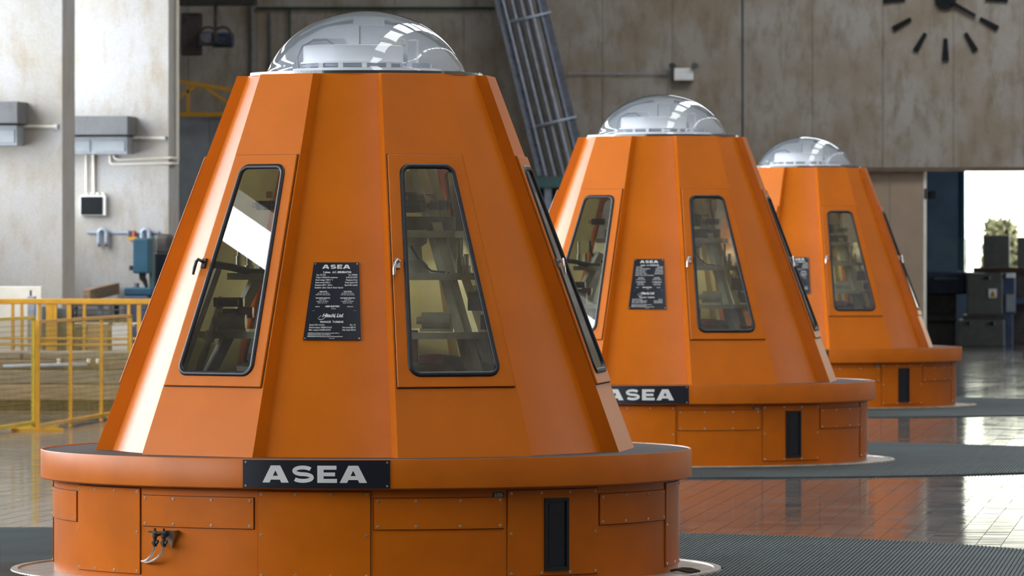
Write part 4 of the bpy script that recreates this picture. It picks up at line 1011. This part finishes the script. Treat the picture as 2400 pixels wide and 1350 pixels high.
# ------------------------------------------------------------------ machine room
MYY = 75.0
MBASE = MYY
def m3(px0, px1, py0, py1, by, depth, z0=None):
    a_ = P(px0, py1, by); c_ = P(px1, py0, by); d = by - MBASE; return MB().box(a_[0], c_[0], d, d + depth, a_[2] if z0 is None else z0, c_[2])
t = thing('machine_cabinet', 'dark grey machine cabinet with a yellow warning sign', 'machine', (0, MYY, 0))
m3(2266, 2350, 640, 738, MYY, .9).build('upper_case', M['machgrey'], t, bevel=.02)
m3(2243, 2354, 750, 812, MYY - .2, 1.1, 0).build('lower_case', M['machgrey'], t, bevel=.02)
m3(2256, 2352, 738, 752, MYY, .8).build('waist', M['grime'], t)
m3(2350, 2378, 640, 735, MYY + .1, .7).build('side_panel', M['machblue'], t, bevel=.01); m3(2352, 2372, 735, 812, MYY + .1, .7, 0).build('leg', M['machblue'], t)
m3(2358, 2379, 641, 651, MYY - .02, .12).build('control_plate', M['white'], t); m3(2358, 2379, 690, 731, MYY + .06, .05).build('keypad', M['cabinet'], t)
s_ = m3(2317, 2336, 677, 698, MYY - .014, .012).build('warning_sign', M['white'], t)
a_, b_, c_ = P(2319, 696, MYY - .02), P(2334, 696, MYY - .02), P(2326.5, 680, MYY - .02)
MB().add([(a_[0], -.016, a_[2]), (b_[0], -.016, b_[2]), (c_[0], -.016, c_[2])], [(0,1,2)]).build('warning_triangle', M['amber'], s_, fix=False)
a_, b_ = P(2325.6, 693, MYY - .02), P(2327.6, 685, MYY - .02); MB().box(a_[0], b_[0], -.0185, -.0165, a_[2], b_[2]).build('warning_mark', M['black'], s_)
for q_ in ((2272, 758), (2328, 758), (2316, 651)):
    p = P(q_[0], q_[1], MYY - .2); MB().disc((p[0], -.02 if q_[1] < 700 else -.22, p[2]), .035, -.03, .03, 12).build('knob', M['black'], t)
t = thing('lathe', 'long dark blue lathe beside the beige door', 'machine', (0, MYY + .5, 0))
MBASE = MYY + .5
m3(2100, 2263, 636, 690, MYY + .5, .8).build('headstock', M['machblue'], t, bevel=.03); m3(2100, 2240, 690, 745, MYY + .6, .7).build('bed', M['grime'], t, bevel=.02)
m3(2100, 2238, 752, 812, MYY + .5, .8, 0).build('pedestal', M['machgrey'], t, bevel=.02); m3(2190, 2246, 650, 655, MYY + .48, .02).build('trim_strip', M['cabinet'], t)
m3(2100, 2239, 740, 752, MYY + .3, 1.0).build('drip_tray', M['grime'], t)
t = thing('glass_guard', 'clear glass machine guard with a dark post above the lathe', 'guard', (0, MYY + .5, 0))
a_, c_ = P(2120, 635, MYY + .55), P(2262, 557, MYY + .55)
MB().add([(a_[0], .05, a_[2]), (c_[0], .05, a_[2]), (c_[0], .05, c_[2]), (a_[0], .05, c_[2])], [(0,1,2,3)]).build('pane', M['guard'], t, fix=False)
p0, p1, p2 = P(2264, 560, MYY + .5), P(2282, 635, MYY + .5), P(2264, 635, MYY + .5)
MB().add([(p0[0], .03, p0[2]), (p0[0] + .14, .03, p0[2]), (p1[0], .03, p1[2]), (p2[0], .03, p2[2])], [(0,3,2,1)]).build('pane', M['guard'], t, fix=False)
MB().box(p0[0]-.012, p0[0]+.012, .0, .06, p2[2], p0[2]).build('post', M['plate'], t)
t = thing('machine_bench', 'dark long bench in front of the bright far window', 'bench', (0, MYY + 1.6, 0))
MBASE = MYY + 1.6
m3(2281, 2520, 627, 640, MYY + 1.6, .6).build('bench_top', M['timber3'], t); m3(2285, 2510, 640, 800, MYY + 1.75, .4, 0).build('bench_body', M['grime'], t)
m3(2378, 2500, 700, 712, MYY + .9, .5).build('rail', M['machblue'], t)
MBASE = MYY + 1.75
for (a_, c_, lb) in ((2304, 2366, 'black square box on the bench, left of the two against the window'), (2384, 2450, 'black square box on the bench, cut by the right edge of the photo')):
    o = m3(a_, c_, 552 if a_ < 2350 else 556, 626.6, MYY + 1.75, .35).build('square_box', M['machgrey'], bevel=.015); o.location.y = MYY + 1.75; tag(o, lb, 'box', 'black boxes on the bench')
o = MB().box(PX(2398, 62), PX(2425, 62), 62, 62.3, 0, .14).build('door_wedge', M['plate'], bevel=.02); tag(o, 'small black block on the floor at the right edge', 'block')
# wall socket on the dark wall
MBASE = RY - .06
o = m3(2180, 2194, 448, 466, RY - .06, .05).build('wall_socket', M['grime'], bevel=.005); o.location.y = RY - .06; tag(o, 'small dark box on the dark blue wall', 'socket')
# shrubs outside the far window
leaf = paint('shrub_leaf', (.105, .115, .04), .8, var=.4, scale=9); leaf2 = paint('shrub_leaf_pale', (.13, .12, .05), .8, var=.4, scale=9)
def shrub(x, y, z, w, h, n, mt, label):
    t = thing('shrub', label, 'shrub', (x, y, z), 'shrubs on the bank outside'); m = MB()
    for k in range(n):
        u1, u2, u3 = random.random(), random.random(), random.random(); a = 2*pi*u1; r = w*sqrt(u2)*(1-.5*u3); c = Vector((r*cos(a), r*sin(a), h*(.1+.9*u3)))
        s = .10+.10*random.random(); d1 = Vector((random.gauss(0,1), random.gauss(0,1), random.gauss(0,1))).normalized(); d2 = d1.cross(Vector((random.gauss(0,1), random.gauss(0,1), random.gauss(0,1)))).normalized()
        m.add([c-d1*s, c-d2*s*.4, c+d1*s, c+d2*s*.4], [(0,1,2,3)])
    o = m.build('foliage', mt, t, fix=False); o['kind'] = 'stuff'
    for k in range(4): a = 1.6*k; MB().tube([(0,0,-.3), (w*.3*cos(a), w*.3*sin(a), h*.5), (w*.5*cos(a), w*.5*sin(a), h*.9)], [.04, .025, .01], 6).build('stem', M['timber3'], t)
for x, y, w, h, n, mt, lb in ((.35, 84.6, .55, 2.3, 1300, leaf2, 'pale green shrub outside the far window, leftmost of the bank'), (1.62, 86.3, .65, 2.2, 1300, leaf, 'dense olive shrub outside the window between the two black boxes'), (3.4, 85.0, .6, 2.0, 900, leaf2, 'pale shrub outside beyond the right edge'), (.95, 88.5, .9, 1.6, 260, leaf2, 'thin taller shrub higher on the bright bank')):
    shrub(x, y, .035*(y-RY-4)**1.75*.55 if y > RY+4 else 0, w, h, n, mt, lb)
